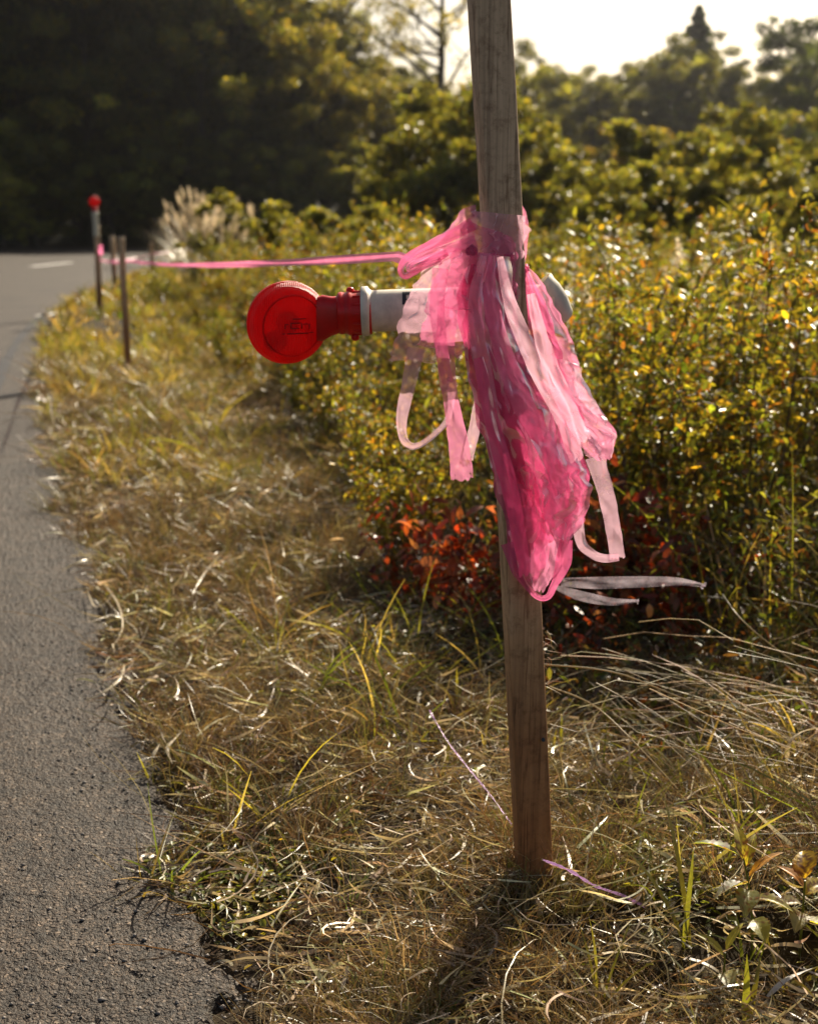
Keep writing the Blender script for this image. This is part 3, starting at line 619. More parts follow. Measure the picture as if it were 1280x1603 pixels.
# the big central mass, three layers
film('drape', [(752, 396), (726, 440), (724, 520), (735, 600), (752, 670), (772, 740), (800, 800), (850, 845)], [(800, 398), (806, 455), (822, 560), (862, 612), (900, 672), (921, 740), (908, 790), (885, 846)], Y=-.06, Y1=-.05, folds=6, amp=.010, crum=.007, seed=13, m=M_PINK2, cup=.02)
film('drape', [(765, 398), (748, 440), (754, 520), (775, 600), (800, 680), (828, 760), (850, 820)], [(797, 402), (800, 450), (815, 540), (850, 610), (885, 680), (916, 745), (902, 800)], Y=-.085, Y1=-.075, folds=5, amp=.008, crum=.008, seed=14, m=M_PINK, cup=.02)
film('drape', [(738, 394), (716, 470), (727, 560), (742, 640), (764, 720), (785, 800), (792, 880), (815, 915)], [(786, 398), (788, 480), (792, 580), (815, 660), (840, 740), (862, 810), (858, 870), (842, 905)], Y=-.045, Y1=-.04, folds=6, amp=.007, crum=.006, seed=15, m=M_PINK2)
film('drape', [(806, 660), (796, 745), (795, 800), (800, 860), (815, 905), (830, 925)], [(840, 662), (892, 750), (915, 800), (890, 850), (875, 890), (850, 925)], Y=-.05, folds=5, amp=.007, crum=.006, seed=16, m=M_PINK)
film('drape', [(862, 640), (852, 730), (850, 790), (862, 830), (878, 846)], [(872, 640), (908, 705), (924, 780), (915, 815), (890, 850)], Y=-.09, folds=4, amp=.008, crum=.008, seed=17, m=M_PINK)
ribbon('streamer', [(795, 850), (812, 900), (838, 932), (856, 935), (866, 918), (880, 885), (886, 845)], [24, 18, 9, 9, 12, 26, 20], Y=-.055, folds=2, amp=.003, crum=.003, seed=18, m=M_PINK2, shift=1)
# the right bunch hanging from its own knot
film('drape', [(818, 418), (814, 470), (820, 540), (832, 580), (862, 620), (900, 690), (936, 722)], [(824, 416), (852, 445), (882, 505), (908, 575), (936, 640), (962, 680), (956, 718)], Y=.0, Y1=-.02, folds=5, amp=.008, crum=.006, seed=19, m=M_PINK, pinch=.9)
film('drape', [(820, 420), (822, 480), (835, 545), (862, 605), (885, 650)], [(823, 418), (845, 460), (868, 520), (888, 590), (915, 660)], Y=-.02, folds=4, amp=.007, crum=.005, seed=20, m=M_PINK2, pinch=.9)
film('drape', [(868, 560), (882, 620), (900, 680), (920, 716)], [(905, 570), (934, 638), (962, 680), (955, 716)], Y=-.03, folds=3, amp=.008, crum=.009, seed=21, m=M_PALE)
ribbon('streamer', [(930, 715), (946, 765), (958, 820), (966, 874)], [30, 26, 24, 24], Y=-.01, folds=2, amp=.003, crum=.004, seed=22, m=M_PALE, shift=2)
ribbon('streamer', [(968, 872), (945, 874), (925, 866), (908, 846), (902, 790), (905, 740)], [12, 14, 16, 20, 26, 30], Y=-.015, folds=2, amp=.004, crum=.004, seed=23, m=M_PALE, shift=2)
for k_, (pts, w_, m_) in enumerate([([(770, 400), (768, 470), (790, 560), (822, 640), (858, 710), (880, 770)], [10, 24, 30, 34, 30, 26], M_PINK), ([(756, 400), (742, 480), (756, 580), (775, 680), (790, 770)], [10, 22, 26, 26, 22], M_PALE),
        ([(782, 402), (800, 480), (838, 570), (880, 650), (902, 720)], [10, 22, 30, 30, 22], M_PALE), ([(748, 560), (770, 660), (796, 760), (812, 840), (822, 900)], [16, 22, 26, 24, 18], M_PINK2), ([(830, 460), (850, 540), (880, 620), (915, 690)], [12, 24, 28, 22], M_PALE)]):
    ribbon('streamer', pts, w_, Y=-.10 - .006 * k_, Y1=-.11, folds=2, amp=.005, crum=.005, seed=40 + k_, m=m_, shift=3)
# knots
def knot(px, py, r, dy, seed, m):
    rng = np.random.RandomState(seed); mb = MB(); c = P(px, py, SY + dy) - bo
    for k in range(3):
        th = np.linspace(0, 2 * math.pi, 26); a_ = rdir(rng, 1)[0]; b_ = nrmz(np.cross(a_, rdir(rng, 1)[0])); c_ = np.cross(a_, b_)
        pts = c + r * (np.cos(th)[:, None] * b_ + np.sin(th)[:, None] * c_ * .7) * .8 + a_ * r * .3 * np.sin(2 * th)[:, None]
        tube(mb, pts, r * (.36 + .1 * np.sin(th * 3 + k)), 9, cap=False)
    mb.build('knot', m, bundle, smooth=True)
knot(799, 402, .006, -.052, 1, M_PINK); knot(821, 421, .006, -.01, 2, M_PINK); knot(738, 392, .007, -.055, 3, M_PINK)

# ------------------------------------------------------------------ distant stakes
far_spec = [((202, 588), .90, .044, (-.004, 0), 'bare flat-topped wooden stake, second nearest, standing on the verge at the pink tape'),
            ((157, 492), .94, .055, (.018, 0), 'wooden stake at the road edge carrying an upright red-headed lamp'),
            ((181, 450), .78, .07, (-.02, 0), 'thin wooden stake standing farther back, between the lamp stake and the bare one'),
            ((239, 433), .62, .06, (0, 0), 'small faint wooden stake at the bend just left of the pampas grass'),
            ((286, 418), .60, .06, (0, 0), 'farthest wooden stake, half lost in the pampas grass at the bend')]
FS = []
for k, (pp, h, w, ln, lab) in enumerate(far_spec):
    g = G(*pp); gz = float(ground_z(np.array([g[0]]), np.array([g[1]]))[0])
    s = empty('wooden_stake', (g[0], g[1], gz), label=lab, cat='stake', group='wooden stakes along the road edge')
    stake_mesh(h, w, ln, R([12, 25, 8, 30, 5][k]), seed=k + 3).build('post', M_WOOD, s); FS.append((g, gz, h, ln))
stake['group'] = 'wooden stakes along the road edge'
# upright lamp on the second distant stake
g, gz, h, ln = FS[1]
fl = empty('warning_lamp', (g[0] + ln[0] * h, g[1] - .05, gz + h - .02), label='small upright red lamp on a white tube, fixed to the top of a distant stake', cat='lamp')
mb = MB(); lathe(mb, [(-.10, .001), (-.10, .028), (-.09, .030), (.14, .030), (.15, .034), (.165, .034), (.166, .001)], (0, 0, 0), (0, 0, 1), 24, up=(0, 1, 0)); mb.build('tube', M_WHITEP, fl, smooth=True)
mb = MB(); lathe(mb, [(.166, .001), (.166, .031), (.20, .031), (.205, .024), (.225, .020), (.226, .001)], (0, 0, 0), (0, 0, 1), 24, up=(0, 1, 0)); mb.build('lamp_collar', M_REDP, fl, smooth=True)
mb = MB(); lathe(mb, [(-.025, .0005), (-.023, .03), (-.015, .048), (-.006, .058), (.006, .058), (.015, .048), (.023, .03), (.025, .0005)], (0, 0, .272), (.35, -1, 0), 32); mb.build('lens', M_LENS, fl, smooth=True)

# ------------------------------------------------------------------ barrier tape from the near stake out to the others
def tape(name, pts, w, label, seed, m=M_TAPE, tw=.5, group=None, sag=.02, flat=False):
    pts = np.asarray(pts, float); n = 160; s = np.r_[0, np.cumsum(np.linalg.norm(np.diff(pts, axis=0), axis=1))]; u = np.linspace(0, s[-1], n)
    c = np.stack([np.interp(u, s, pts[:, i]) for i in range(3)], 1)
    for k in range(len(s) - 1):
        t = (u - s[k]) / (s[k + 1] - s[k]); mk = (t >= 0) & (t <= 1); c[mk, 2] -= sag * 4 * t[mk] * (1 - t[mk])
    ph = tw * np.sin(u * 1.3 + seed) + .25 * np.sin(u * 5 + seed * 2)
    T = nrmz(np.gradient(c, axis=0)); up = np.array([0, 0, 1.]); side = nrmz(np.cross(T, up))
    VV = []
    for j in np.linspace(-1, 1, 7):
        off = up * np.cos(ph)[:, None] + side * np.sin(ph)[:, None]
        VV.append(c + off * j * w / 2 + side * (.10 * w * np.cos(j * 4 + 2 * np.sin(u * 2))[:, None]))
    V = np.stack(VV, 1).reshape(-1, 3); ii = (np.arange(n - 1)[:, None] * 7 + np.arange(6)[None]).ravel()
    return link(name, new_mesh(name, V, [np.stack([ii, ii + 1, ii + 8, ii + 7], 1)], m, smooth=True), label=label, cat='tape', group=group)
def FP(k, py, dx=0): return P(far_spec[k][0][0] + dx, py, FS[k][0][1] - .06)
tape('barrier_tape', [P(700, 396, SY - .02), P(640, 400, SY + .06), FP(0, 408), FP(1, 406)], .016, 'pink plastic tape stretched level from the nearest stake to the two stakes by the road', 1)
tape('barrier_tape', [FP(1, 404, -5), FP(2, 407), FP(3, 397), FP(4, 388), P(330, 384, 27)], .045, 'paler pink tape running between the far stakes round the bend', 2, tw=.9, sag=.03)
tape('pink_band', [FP(1, 392, -2), FP(1, 391, 4)], .10, 'short bright pink tape band round the distant lamp stake', 3, tw=.1, sag=0)
# lilac strands of twisted tape near the foot of the stake and the clear strip snagged in the stems
mb = MB()
def strand(name, pts, r, label, m, cat='tape'):
    mb = MB(); p = cr(pts, 60); rr = r * (.5 + 1.1 * vnoise(np.arange(60) * .6, np.full(60, len(label) * 1.))); tube(mb, p, rr, 5); return mb.build(name, m, smooth=True, label=label, cat=cat)
strand('tape_strand', [P(850, 1346, 1.60), P(890, 1362, 1.61), P(930, 1386, 1.62), P(975, 1402, 1.63), P(1010, 1420, 1.64)], .0016, 'thin twisted lilac strand leaving the foot of the nearest stake to the right', M_LILAC)
strand('tape_strand', [P(672, 1112, 2.1), P(700, 1160, 2.02), P(735, 1205, 1.95), P(770, 1248, 1.88), P(800, 1290, 1.82)], .0012, 'thin twisted lilac strand slanting down to the left side of the nearest stake', M_LILAC)
o_ = P(980, 915, 1.9)
cs = empty('clear_strip', tuple(o_), label='clear lilac-tinted plastic strip trailing right below the pink film', cat='plastic film')
film('strip', [(872, 905), (930, 903), (1000, 902), (1060, 904), (1105, 915)], [(878, 918), (930, 922), (1000, 920), (1060, 917), (1100, 919)], Y=-.03, Y1=.06, folds=2, amp=.004, crum=.004, seed=31, m=M_CLEAR, parent=cs, org=o_, shift=2)
film('strip', [(868, 915), (910, 925), (960, 936), (1000, 938)], [(866, 922), (905, 940), (955, 948), (998, 943)], Y=-.02, Y1=.05, folds=2, amp=.003, crum=.003, seed=32, m=M_CLEAR, parent=cs, org=o_, shift=2)

# ------------------------------------------------------------------ plants: prototypes and scatter
TAN = (.28, .215, .115); STRAW = (.46, .385, .25); BRN = (.09, .052, .026); GRN = (.11, .13, .03); YGR = (.20, .19, .04); YEL = (.38, .28, .04); DGR = (.055, .07, .02)
def on_ground(x, y, up=0.0): return np.stack([x, y, ground_z(x, y) + up], 1)

def scatter(n, xr, yr, rng, power=1.0, dens=None, margin=.0):
    """points on the verge inside the view wedge; density falls with distance"""
    xs_, ys_ = [], []; got = 0
    while got < n:
        m = n * 3
        y = yr[0] * (yr[1] / yr[0]) ** rng.rand(m) if power == 'log' else rng.uniform(yr[0], yr[1], m)
        x = rng.uniform(xr[0], xr[1], m)
        k = (np.abs(x) < .34 * y + .22) if True else True
        x = x[k]; y = y[k]
        d = edge_dist(x, y); edge_n = (fbm(x * 5 + 9, y * 5, 2) - .5) * .22
        k = d > margin + edge_n
        if dens is not None: k &= rng.rand(len(x)) < dens(x, y, d)
        xs_.append(x[k]); ys_.append(y[k]); got += k.sum()
    return np.concatenate(xs_)[:n], np.concatenate(ys_)[:n]

def thicket_line(y):
    """x at which the tall growth begins for each distance"""
    return np.interp(y, [2.2, 2.6, 3.2, 4.8, 7.4, 9.5, 16, 23, 40], [1.4, .95, .12, -.12, -.85, -1.5, -3.0, -4.4, -5.5])

rng = np.random.RandomState(11)
# upright fine grass in tufts
def grass(n, yr, seed, Lr, Wr, cols, w, name, K=4, lying=False, dens=None, m=M_DRY, up=0., xr=(-6, 6), power='log', tuft=0, margin=0.0, elr=None):
    rng = np.random.RandomState(seed); mb = MB()
    if tuft:
        cx, cy = scatter(n // tuft, xr, yr, rng, power, dens, margin); x = np.repeat(cx, tuft); y = np.repeat(cy, tuft); r = np.abs(rng.normal(0, .012, len(x))) * (1 + y * .15); a = rng.rand(len(x)) * 6.28
        x = x + r * np.cos(a); y = y + r * np.sin(a); az = a + rng.normal(0, .5, len(x)); tcol = pal(rng, n // tuft, cols, w, .3); col = np.repeat(tcol, tuft, 0) * np.exp(rng.normal(0, .25, (len(x), 1)))
        ts_ = np.repeat(np.exp(rng.normal(0, .3, n // tuft)), tuft)
    else:
        x, y = scatter(n, xr, yr, rng, power, dens, margin); az = rng.rand(len(x)) * 6.28; col = pal(rng, len(x), cols, w, .3); ts_ = 1
    nn = len(x); sc_ = np.maximum(1, (y / 3.0) ** .6)
    L = rng.uniform(*Lr, nn) * ts_ * np.clip(sc_, 1, 2.2); W = rng.uniform(*Wr, nn) * sc_ ** 1.2
    if lying:
        el = rng.uniform(-.15, .45, nn); bend = rng.normal(.25, .5, nn); z = np.abs(rng.normal(0, .018, nn)) + .002; curl = rng.normal(0, 1.3, nn); tw = rng.uniform(-2.5, 2.5, nn)
    else:
        el = rng.uniform(*(elr or (.7, 1.45)), nn); bend = rng.uniform(.1, 1.3, nn); z = np.zeros(nn); curl = rng.normal(0, .5, nn); tw = rng.uniform(-1.5, 1.5, nn)
    blades(mb, on_ground(x, y) + np.stack([0 * x, 0 * x, z + up], 1), az, el, bend, L, W, col, K=K, curl=curl, twist=tw)
    return mb.build(name, m, kind='stuff')
def nb(f, th, sharp=6, ox=0): return lambda x, y, d: np.clip((fbm(x * f + ox, y * f + ox, 3) - th) * sharp + .5, .03, 1)
verge = lambda x, y, d: (x < thicket_line(y) + .5) * 1.0
def both(f, g): return lambda x, y, d: f(x, y, d) * g(x, y, d)
g1 = grass(66000, (1.25, 9), 21, (.018, .075), (.0010, .0032), [TAN, STRAW, BRN, (.20, .13, .06)], [2.6, 1.1, 4.6, 3], 'thatch', K=3, lying=True, dens=lambda x, y, d: np.clip((fbm(x * 8 + 2, y * 8, 3) - .47) * 9 + .45, .05, 1), xr=(-3.6, 3))
g1['label'] = 'dead cut grass lying thick over the verge'; g1['category'] = 'grass'
g2 = grass(48000, (1.25, 9), 22, (.03, .10), (.0009, .0022), [TAN, YGR, BRN, GRN, (.19, .13, .055)], [2, 1.4, 4.4, 1.4, 3.6], 'short_grass', K=3, tuft=14, dens=both(verge, nb(4.1, .52, 9)), xr=(-3.6, 3))
g2['label'] = 'short fine brown and green grass growing in tufts on the verge'; g2['category'] = 'grass'
g3 = grass(11500, (1.3, 9), 23, (.03, .12), (.0022, .0062), [STRAW, TAN, (.54, .46, .31)], [3.5, 1.5, 2.5], 'dry_leaf_litter', K=6, lying=True, xr=(-3.6, 3), up=.01)
g3['label'] = 'curled pale dry grass leaves scattered on the verge'; g3['category'] = 'grass'
g4 = grass(26000, (4.5, 26), 24, (.03, .075), (.002, .004), [(.16, .15, .04), GRN, TAN, (.25, .19, .05), BRN], [3, 2, 3, 1, 1.5], 'verge_grass', K=3, tuft=10, dens=both(verge, nb(1.7, .45, 5)), xr=(-9, 4), m=M_GRASS)
g4['label'] = 'yellow green grass on the far verge along the bend'; g4['category'] = 'grass'
g7 = grass(1300, (1.3, 6), 29, (.07, .17), (.0028, .0062), [(.13, .14, .035), GRN, (.2, .19, .05), TAN], [3, 2, 1, 2], 'coarse_grass', K=6, tuft=6, dens=both(verge, nb(1.9, .52, 7, 13.1)), xr=(-3, 3), m=M_GRASS, elr=(.5, 1.4))
g7['label'] = 'scattered coarse green and yellowing grass blades in the verge'; g7['category'] = 'grass'
g5 = grass(3200, (1.3, 8), 27, (.10, .34), (.0011, .0026), [STRAW, TAN, BRN], [2, 3, 1.5], 'straw_litter', K=5, lying=True, xr=(-3, 3), up=.012)
g5['label'] = 'long thin broken straws strewn over the cut grass'; g5['category'] = 'straw'
g6 = grass(22000, (1.3, 6), 28, (.05, .11), (.0007, .0013), [(.2, .13, .05), TAN, (.15, .13, .04)], [3, 2, 1.5], 'wiry_grass', K=4, tuft=22, dens=both(verge, nb(2.2, .56, 9, 7.7)), xr=(-3, 3))
g6['label'] = 'wiry brown grass standing in taller patches on the verge'; g6['category'] = 'grass'
# green leafy patches close to the ground
mb = MB(); rng = np.random.RandomState(25); x, y = scatter(9000, (-2.5, 2), (1.4, 7), rng, 'log', both(verge, nb(4.5, .66, 14, 3.3)))
nn = len(x); leafset(mb, on_ground(x, y) + np.c_[0 * x, 0 * x, rng.uniform(.005, .035, nn)], rdir(rng, nn) * [1, 1, .3], rdir(rng, nn) * .5 + [0, 0, 1], rng.uniform(.008, .02, nn), rng.uniform(.005, .011, nn), pal(rng, nn, [GRN, YGR, YEL], [3, 3, .6]))
mb.build('low_weeds', M_LEAF, kind='stuff', label='small green creeping weeds between the dry grass', cat='weeds')
# grit on the asphalt and along its edge
mb = MB(); rng = np.random.RandomState(26); m_ = 5200
y = 1.2 * (7 / 1.2) ** rng.rand(m_); t = np.abs(rng.normal(0, .22, m_)) ** 1.0; x = np.interp(y, ED[:, 1], ED[:, 0]) + .06 - t
oc = np.array([[1, 0, 0], [-1, 0, 0], [0, 1, 0], [0, -1, 0], [0, 0, 1], [0, 0, -1]], float)
of = np.array([[0, 2, 4], [2, 1, 4], [1, 3, 4], [3, 0, 4], [2, 0, 5], [1, 2, 5], [3, 1, 5], [0, 3, 5]])
r = .0012 + .0038 * rng.rand(m_) ** 4; Vv = oc[None] * (r[:, None, None] * rng.uniform(.6, 1.3, (m_, 6, 1))) * [1, 1, .6] + np.c_[x, y, .006 + r * .3][:, None]
mb.add(Vv.reshape(-1, 3), (of[None] + (np.arange(m_) * 6)[:, None, None]).reshape(-1, 3)); mb.build('grit', M_STONE, kind='stuff', label='loose grit along the broken asphalt edge', cat='gravel')

# ---- thicket plants
def hagi(seed, H=1.0, Rr=.33, nst=13, nleaf=2600, L=(.015, .034), cols=None, w=None, name='weed_shrub', thin=.28):
    rng = np.random.RandomState(seed); ms = MB(); ml = MB(); P_, A_, = [], []
    for k in range(nst):
        a = rng.rand() * 6.28; r = Rr * rng.uniform(.2, 1.15); h = H * rng.uniform(.55, 1.08); n = 9; t = np.linspace(0, 1, n)
        wob = rng.normal(0, .012, (n, 3)).cumsum(0)
        pts = np.c_[np.cos(a) * (r * t ** 1.6) + .05 * rng.normal(), np.sin(a) * (r * t ** 1.6) + .05 * rng.normal(), h * (t - .12 * t ** 3)] + wob; pts[0, 2] = -.05
        tube(ms, pts, .0042 * (1 - .7 * t), 4, cap=False)
        for q in range(7):
            tt = rng.uniform(.3, .95); b = np.array([np.interp(tt, t, pts[:, i]) for i in range(3)]); d = rdir(rng, 1)[0]; d[2] = abs(d[2]) * .7 + .1; d = nrmz(d); ln = rng.uniform(.06, .2) * (1.1 - .5 * tt)
            tw = b + d * ln * np.linspace(0, 1, 4)[:, None] - np.array([0, 0, 1]) * .05 * (np.linspace(0, 1, 4) ** 2)[:, None]; tube(ms, tw, .0014, 3, cap=False)
            for z in np.linspace(.15, 1, 8): P_.append(b + d * ln * z - np.array([0, 0, .05 * z * z])); A_.append(d)
        for z in np.linspace(thin, 1, 22): P_.append(np.array([np.interp(z, t, pts[:, i]) for i in range(3)])); A_.append(pts[-1] - pts[-3])
    P_ = np.array(P_); A_ = nrmz(np.array(A_)); i = rng.randint(0, len(P_), nleaf)
    ax_ = nrmz(rdir(rng, nleaf) + A_[i] * .5 + [0, 0, .1]); ps_ = P_[i] + rng.normal(0, .012, (nleaf, 3))
    Ln = rng.uniform(*L, nleaf)
    leafset(ml, ps_, ax_, rdir(rng, nleaf) + [0, 0, 1.1], Ln, Ln * rng.uniform(.36, .55, nleaf), pal(rng, nleaf, cols, w, .35))
    return ms.mesh('stem', M_STEM), ml.mesh('foliage', M_LEAF)
colA = [YGR, (.27, .20, .035), YEL, (.24, .11, .03), GRN]; wA = [4, 2.4, .9, 1.5, 3.6]
colB = [GRN, YGR, (.10, .10, .025), YEL], [3, 3, 2, .6]
VAR = [hagi(40 + k, cols=colA, w=wA, nleaf=2100) for k in range(4)] + [hagi(50 + k, cols=colB[0], w=colB[1], nleaf=1700, L=(.022, .048)) for k in range(2)] + [hagi(60, cols=[YEL, YGR, (.3, .16, .03)], w=[1.5, 4, 1.4], nleaf=1400, L=(.022, .05))]
def shrub(meshes, x, y, s, rz, label, group, name='weed_shrub', cat='shrub', z=None, sz=1.0):
    e = empty(name, (x, y, float(ground_z(np.array([x]), np.array([y]))[0]) - .01 if z is None else z), rz, label=label, cat=cat, group=group); e.scale = (s, s, s * sz)
    link('stem', meshes[0], e); link('foliage', meshes[1], e); return e
rng = np.random.RandomState(70); placed = []
y = 2.75
cnt = 0
while y < 17:
    step = .27 + .028 * y
    x = thicket_line(y) + .05; xmax = .345 * y + .3
    while x < xmax:
        px_, py_ = x + rng.normal(0, step * .25), y + rng.normal(0, step * .25)
        near = py_ < 3.25
        if not near:
            s = rng.uniform(.70, 1.0) * (1 + .012 * y) * (.50 + .98 * fbm(px_ * 1.5 + 30, py_ * .9, 2)); f = fbm(px_ * .9, py_ * .6 + 4, 2)
            s *= np.clip(.62 + (px_ - thicket_line(py_)) * 1.1, .62, 1) if px_ < 1.2 else 1
            s *= np.interp(px_ / py_, [-.19, -.13, -.06, .10], [.62, .78, 1.08, np.interp(py_, [3, 6, 16], [.98, .96, .84])])
            v = VAR[rng.choice(4)] if f < .56 else (VAR[4 + rng.choice(2)] if rng.rand() < .7 else VAR[6])
            if px_ < thicket_line(py_) + .6 * (1 + py_ * .05):
                lab, gr = ('small-leaved yellowing weed shrub on the open edge of the thicket, left of the nearest stake', 'weed shrubs on the open edge left of the stake') if px_ < .08 * py_ else ('small-leaved yellowing weed shrub on the near edge of the thicket, right of the nearest stake', 'weed shrubs on the near edge right of the stake')
            elif py_ < 5.5: lab, gr = 'tangled small-leaved weed shrub with shiny yellow leaves in the front of the thicket', 'weed shrubs in the front of the thicket'
            else: lab, gr = ('yellow green weed shrub deep in the thicket left of the film, above the lamp', 'weed shrubs deep in the thicket on the left') if px_ < .06 * py_ else ('yellow green weed shrub in the middle depth of the thicket right of the film', 'weed shrubs halfway into the thicket') if py_ < 9 else ('yellow green weed shrub at the far top of the thicket, under the dark bushes', 'weed shrubs along the far top of the thicket')
            shrub(v, px_, py_, s, rng.rand() * 6.28, lab, gr); cnt += 1
        x += step
    y += step * .95
print('weed shrubs', cnt)

# long dry and green blades growing between the shrubs
mb = MB(); rng = np.random.RandomState(71); nn = 2600
y = 2.5 * (10 / 2.5) ** rng.rand(nn); x = thicket_line(y) + (.12 + .88 * rng.rand(nn)) * (.36 * y + .4 - thicket_line(y))
blades(mb, on_ground(x, y), rng.rand(nn) * 6.28, rng.uniform(.9, 1.5, nn), rng.uniform(.2, 1.7, nn), rng.uniform(.2, .6, nn), rng.uniform(.002, .0055, nn) * (y / 3) ** .5, pal(rng, nn, [GRN, YGR, TAN, STRAW, BRN], [3, 3, 2, 1.5, 1]), K=7, curl=rng.normal(0, .5, nn), twist=rng.uniform(-1, 1, nn))
mb.build('tall_grass', M_GRASS, kind='stuff', label='tall grass blades growing up through the thicket', cat='grass')
# dark brushy undergrowth low in the thicket
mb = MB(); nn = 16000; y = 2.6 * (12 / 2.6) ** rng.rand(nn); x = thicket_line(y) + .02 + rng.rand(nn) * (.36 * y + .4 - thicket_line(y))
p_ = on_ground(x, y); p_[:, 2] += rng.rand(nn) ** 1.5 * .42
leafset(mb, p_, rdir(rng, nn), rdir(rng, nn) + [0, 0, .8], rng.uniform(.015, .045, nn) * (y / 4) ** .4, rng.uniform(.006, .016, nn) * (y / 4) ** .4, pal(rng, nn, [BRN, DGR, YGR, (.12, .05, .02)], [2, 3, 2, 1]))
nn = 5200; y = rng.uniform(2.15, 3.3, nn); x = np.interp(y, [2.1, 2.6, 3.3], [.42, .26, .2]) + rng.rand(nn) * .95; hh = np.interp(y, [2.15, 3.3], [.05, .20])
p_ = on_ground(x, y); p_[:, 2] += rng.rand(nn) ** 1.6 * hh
leafset(mb, p_, rdir(rng, nn), rdir(rng, nn) + [0, 0, .8], rng.uniform(.012, .04, nn), rng.uniform(.005, .014, nn), pal(rng, nn, [(.07, .04, .02), DGR, (.10, .035, .015), (.13, .12, .03)], [3, 3, 2, 1]))  # extra leaves coloured darker to stand in for shade under the straw
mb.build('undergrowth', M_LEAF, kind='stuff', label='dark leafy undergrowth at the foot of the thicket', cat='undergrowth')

# ---- russet dead-leaved plants just behind the stake
def russet(seed, H=.34, nst=8, nleaf=120):
    rng = np.random.RandomState(seed); ms = MB(); ml = MB(); P_ = []
    for k in range(nst):
        a = rng.rand() * 6.28; r = rng.uniform(.05, .22); t = np.linspace(0, 1, 7); h = H * rng.uniform(.6, 1.1)
        pts = np.c_[np.cos(a) * r * t ** 1.3, np.sin(a) * r * t ** 1.3, h * t] + rng.normal(0, .006, (7, 3)); pts[0, 2] = -.03
        tube(ms, pts, .0025 * (1 - .6 * t), 4, cap=False); P_ += [pts[i] for i in range(2, 7)]
    P_ = np.array(P_); i = rng.randint(0, len(P_), nleaf); ax_ = nrmz(rdir(rng, nleaf) * [1, 1, .7] + [0, 0, -.35]); Ln = rng.uniform(.028, .064, nleaf)
    # each leaf as a curled strip with a wide middle
    a = np.arctan2(ax_[:, 1], ax_[:, 0]); el = np.arcsin(ax_[:, 2])
    blades(ml, P_[i] + rng.normal(0, .02, (nleaf, 3)), a, el, rng.uniform(-.4, 1.6, nleaf), Ln, Ln * rng.uniform(.34, .55, nleaf), pal(rng, nleaf, [(.20, .035, .012), (.28, .075, .02), (.12, .03, .012), (.30, .14, .05)], [4, 3, 3, 1], .35), K=5, twist=rng.uniform(-1.5, 1.5, nleaf), curl=rng.normal(0, .6, nleaf), wprof=([0, .15, .45, .8, 1], [.12, .7, 1, .6, .05]))
    return ms.mesh('stem', M_STEM), ml.mesh('foliage', M_RED)
RV = [russet(80 + k) for k in range(4)]
rus = [(655, 945, .8, 'leftmost russet plant of dead leaves left of the stake'), (700, 965, 1.0, 'bushy russet plant of dead leaves close to the left side of the stake'), (745, 985, .85, 'low russet plant tucked right against the left side of the stake'), (640, 900, .6, 'small dark red plant behind the leftmost russet one'),
       (905, 985, .95, 'russet plant below the clear strip, right of the stake'), (960, 960, 1.1, 'tallest russet plant, under the pink loop at the right'), (1005, 985, 1.0, 'russet plant with curled leaves right of the tallest one'), (930, 1050, .6, 'low russet plant on the ground in front, right of the stake'), (1060, 1010, .8, 'russet plant farthest right at the foot of the thicket'), (780, 930, .9, 'russet plant hidden mostly behind the stake'), (985, 900, .9, 'russet plant behind the tallest one, deeper in the thicket'), (1180, 960, .7, 'dark red plant in the shade at the far right of the thicket')]
for k, (px, py, s, lab) in enumerate(rus):
    g = G(px, py); shrub(RV[k % 4], g[0], g[1], s, k * 1.7, lab, 'russet dead-leaved plants', 'russet_plant', 'plant')

# ---- pampas grass
def pampas(seed, H=1.15, nb_=260, npl=34, rad=.55):
    rng = np.random.RandomState(seed); mb_ = MB(); mp = MB(); ms = MB()
    a = rng.rand(nb_) * 6.28; r = rng.rand(nb_) * rad * .5
    blades(mb_, np.c_[r * np.cos(a), r * np.sin(a), 0 * r], a + rng.normal(0, .4, nb_), rng.uniform(1.0, 1.5, nb_), rng.uniform(.5, 1.9, nb_), rng.uniform(.5, 1.1, nb_) * H, rng.uniform(.008, .014, nb_), pal(rng, nb_, [STRAW, TAN, YGR], [2, 2, 2]), K=7)
    for k in range(npl):
        a0 = rng.rand() * 6.28; r0 = rng.rand() * rad; h = H * rng.uniform(.72, 1.05); t = np.linspace(0, 1, 6)
        pts = np.c_[np.cos(a0) * r0 * (.4 + .6 * t), np.sin(a0) * r0 * (.4 + .6 * t), h * t]; tube(ms, pts, .004, 4, cap=False, C=STRAW)
        m_ = 70; tt = rng.rand(m_); b = pts[-1] + np.array([.05 * math.cos(a0), .05 * math.sin(a0), .17]) * tt[:, None]; wd = .3 + .9 * np.sin(np.clip(tt * 1.1 + .1, 0, 1) * 3.14)
        blades(mp, b - [0, 0, .05], rng.rand(m_) * 6.28, rng.uniform(.5, 1.3, m_), rng.uniform(.3, 1.8, m_), .05 * wd + .015, .007, pal(rng, m_, [(.62, .54, .42), (.7, .64, .52)], [1, 1], .12), K=3)
    return ms.mesh('stalk', M_DRY), mb_.mesh('blades', M_DRY), mp.mesh('plume', M_FLUFF)
PM = [pampas(90), pampas(91, 1.1, 220, 26, .5), pampas(92, .85, 50, 5, .15)]
def put_pampas(v, x, y, s, rz, lab, grp='pampas grass clumps'):
    e = empty('pampas_grass', (x, y, 0), rz, label=lab, cat='pampas grass', group=grp); e.scale = (s, s, s)
    for nm, me in zip(('stalk', 'blades', 'plume'), PM[v]): link(nm, me, e)
def gx(px, Y): return (px - 640) / F * (Y * math.cos(PITCH) + .2)
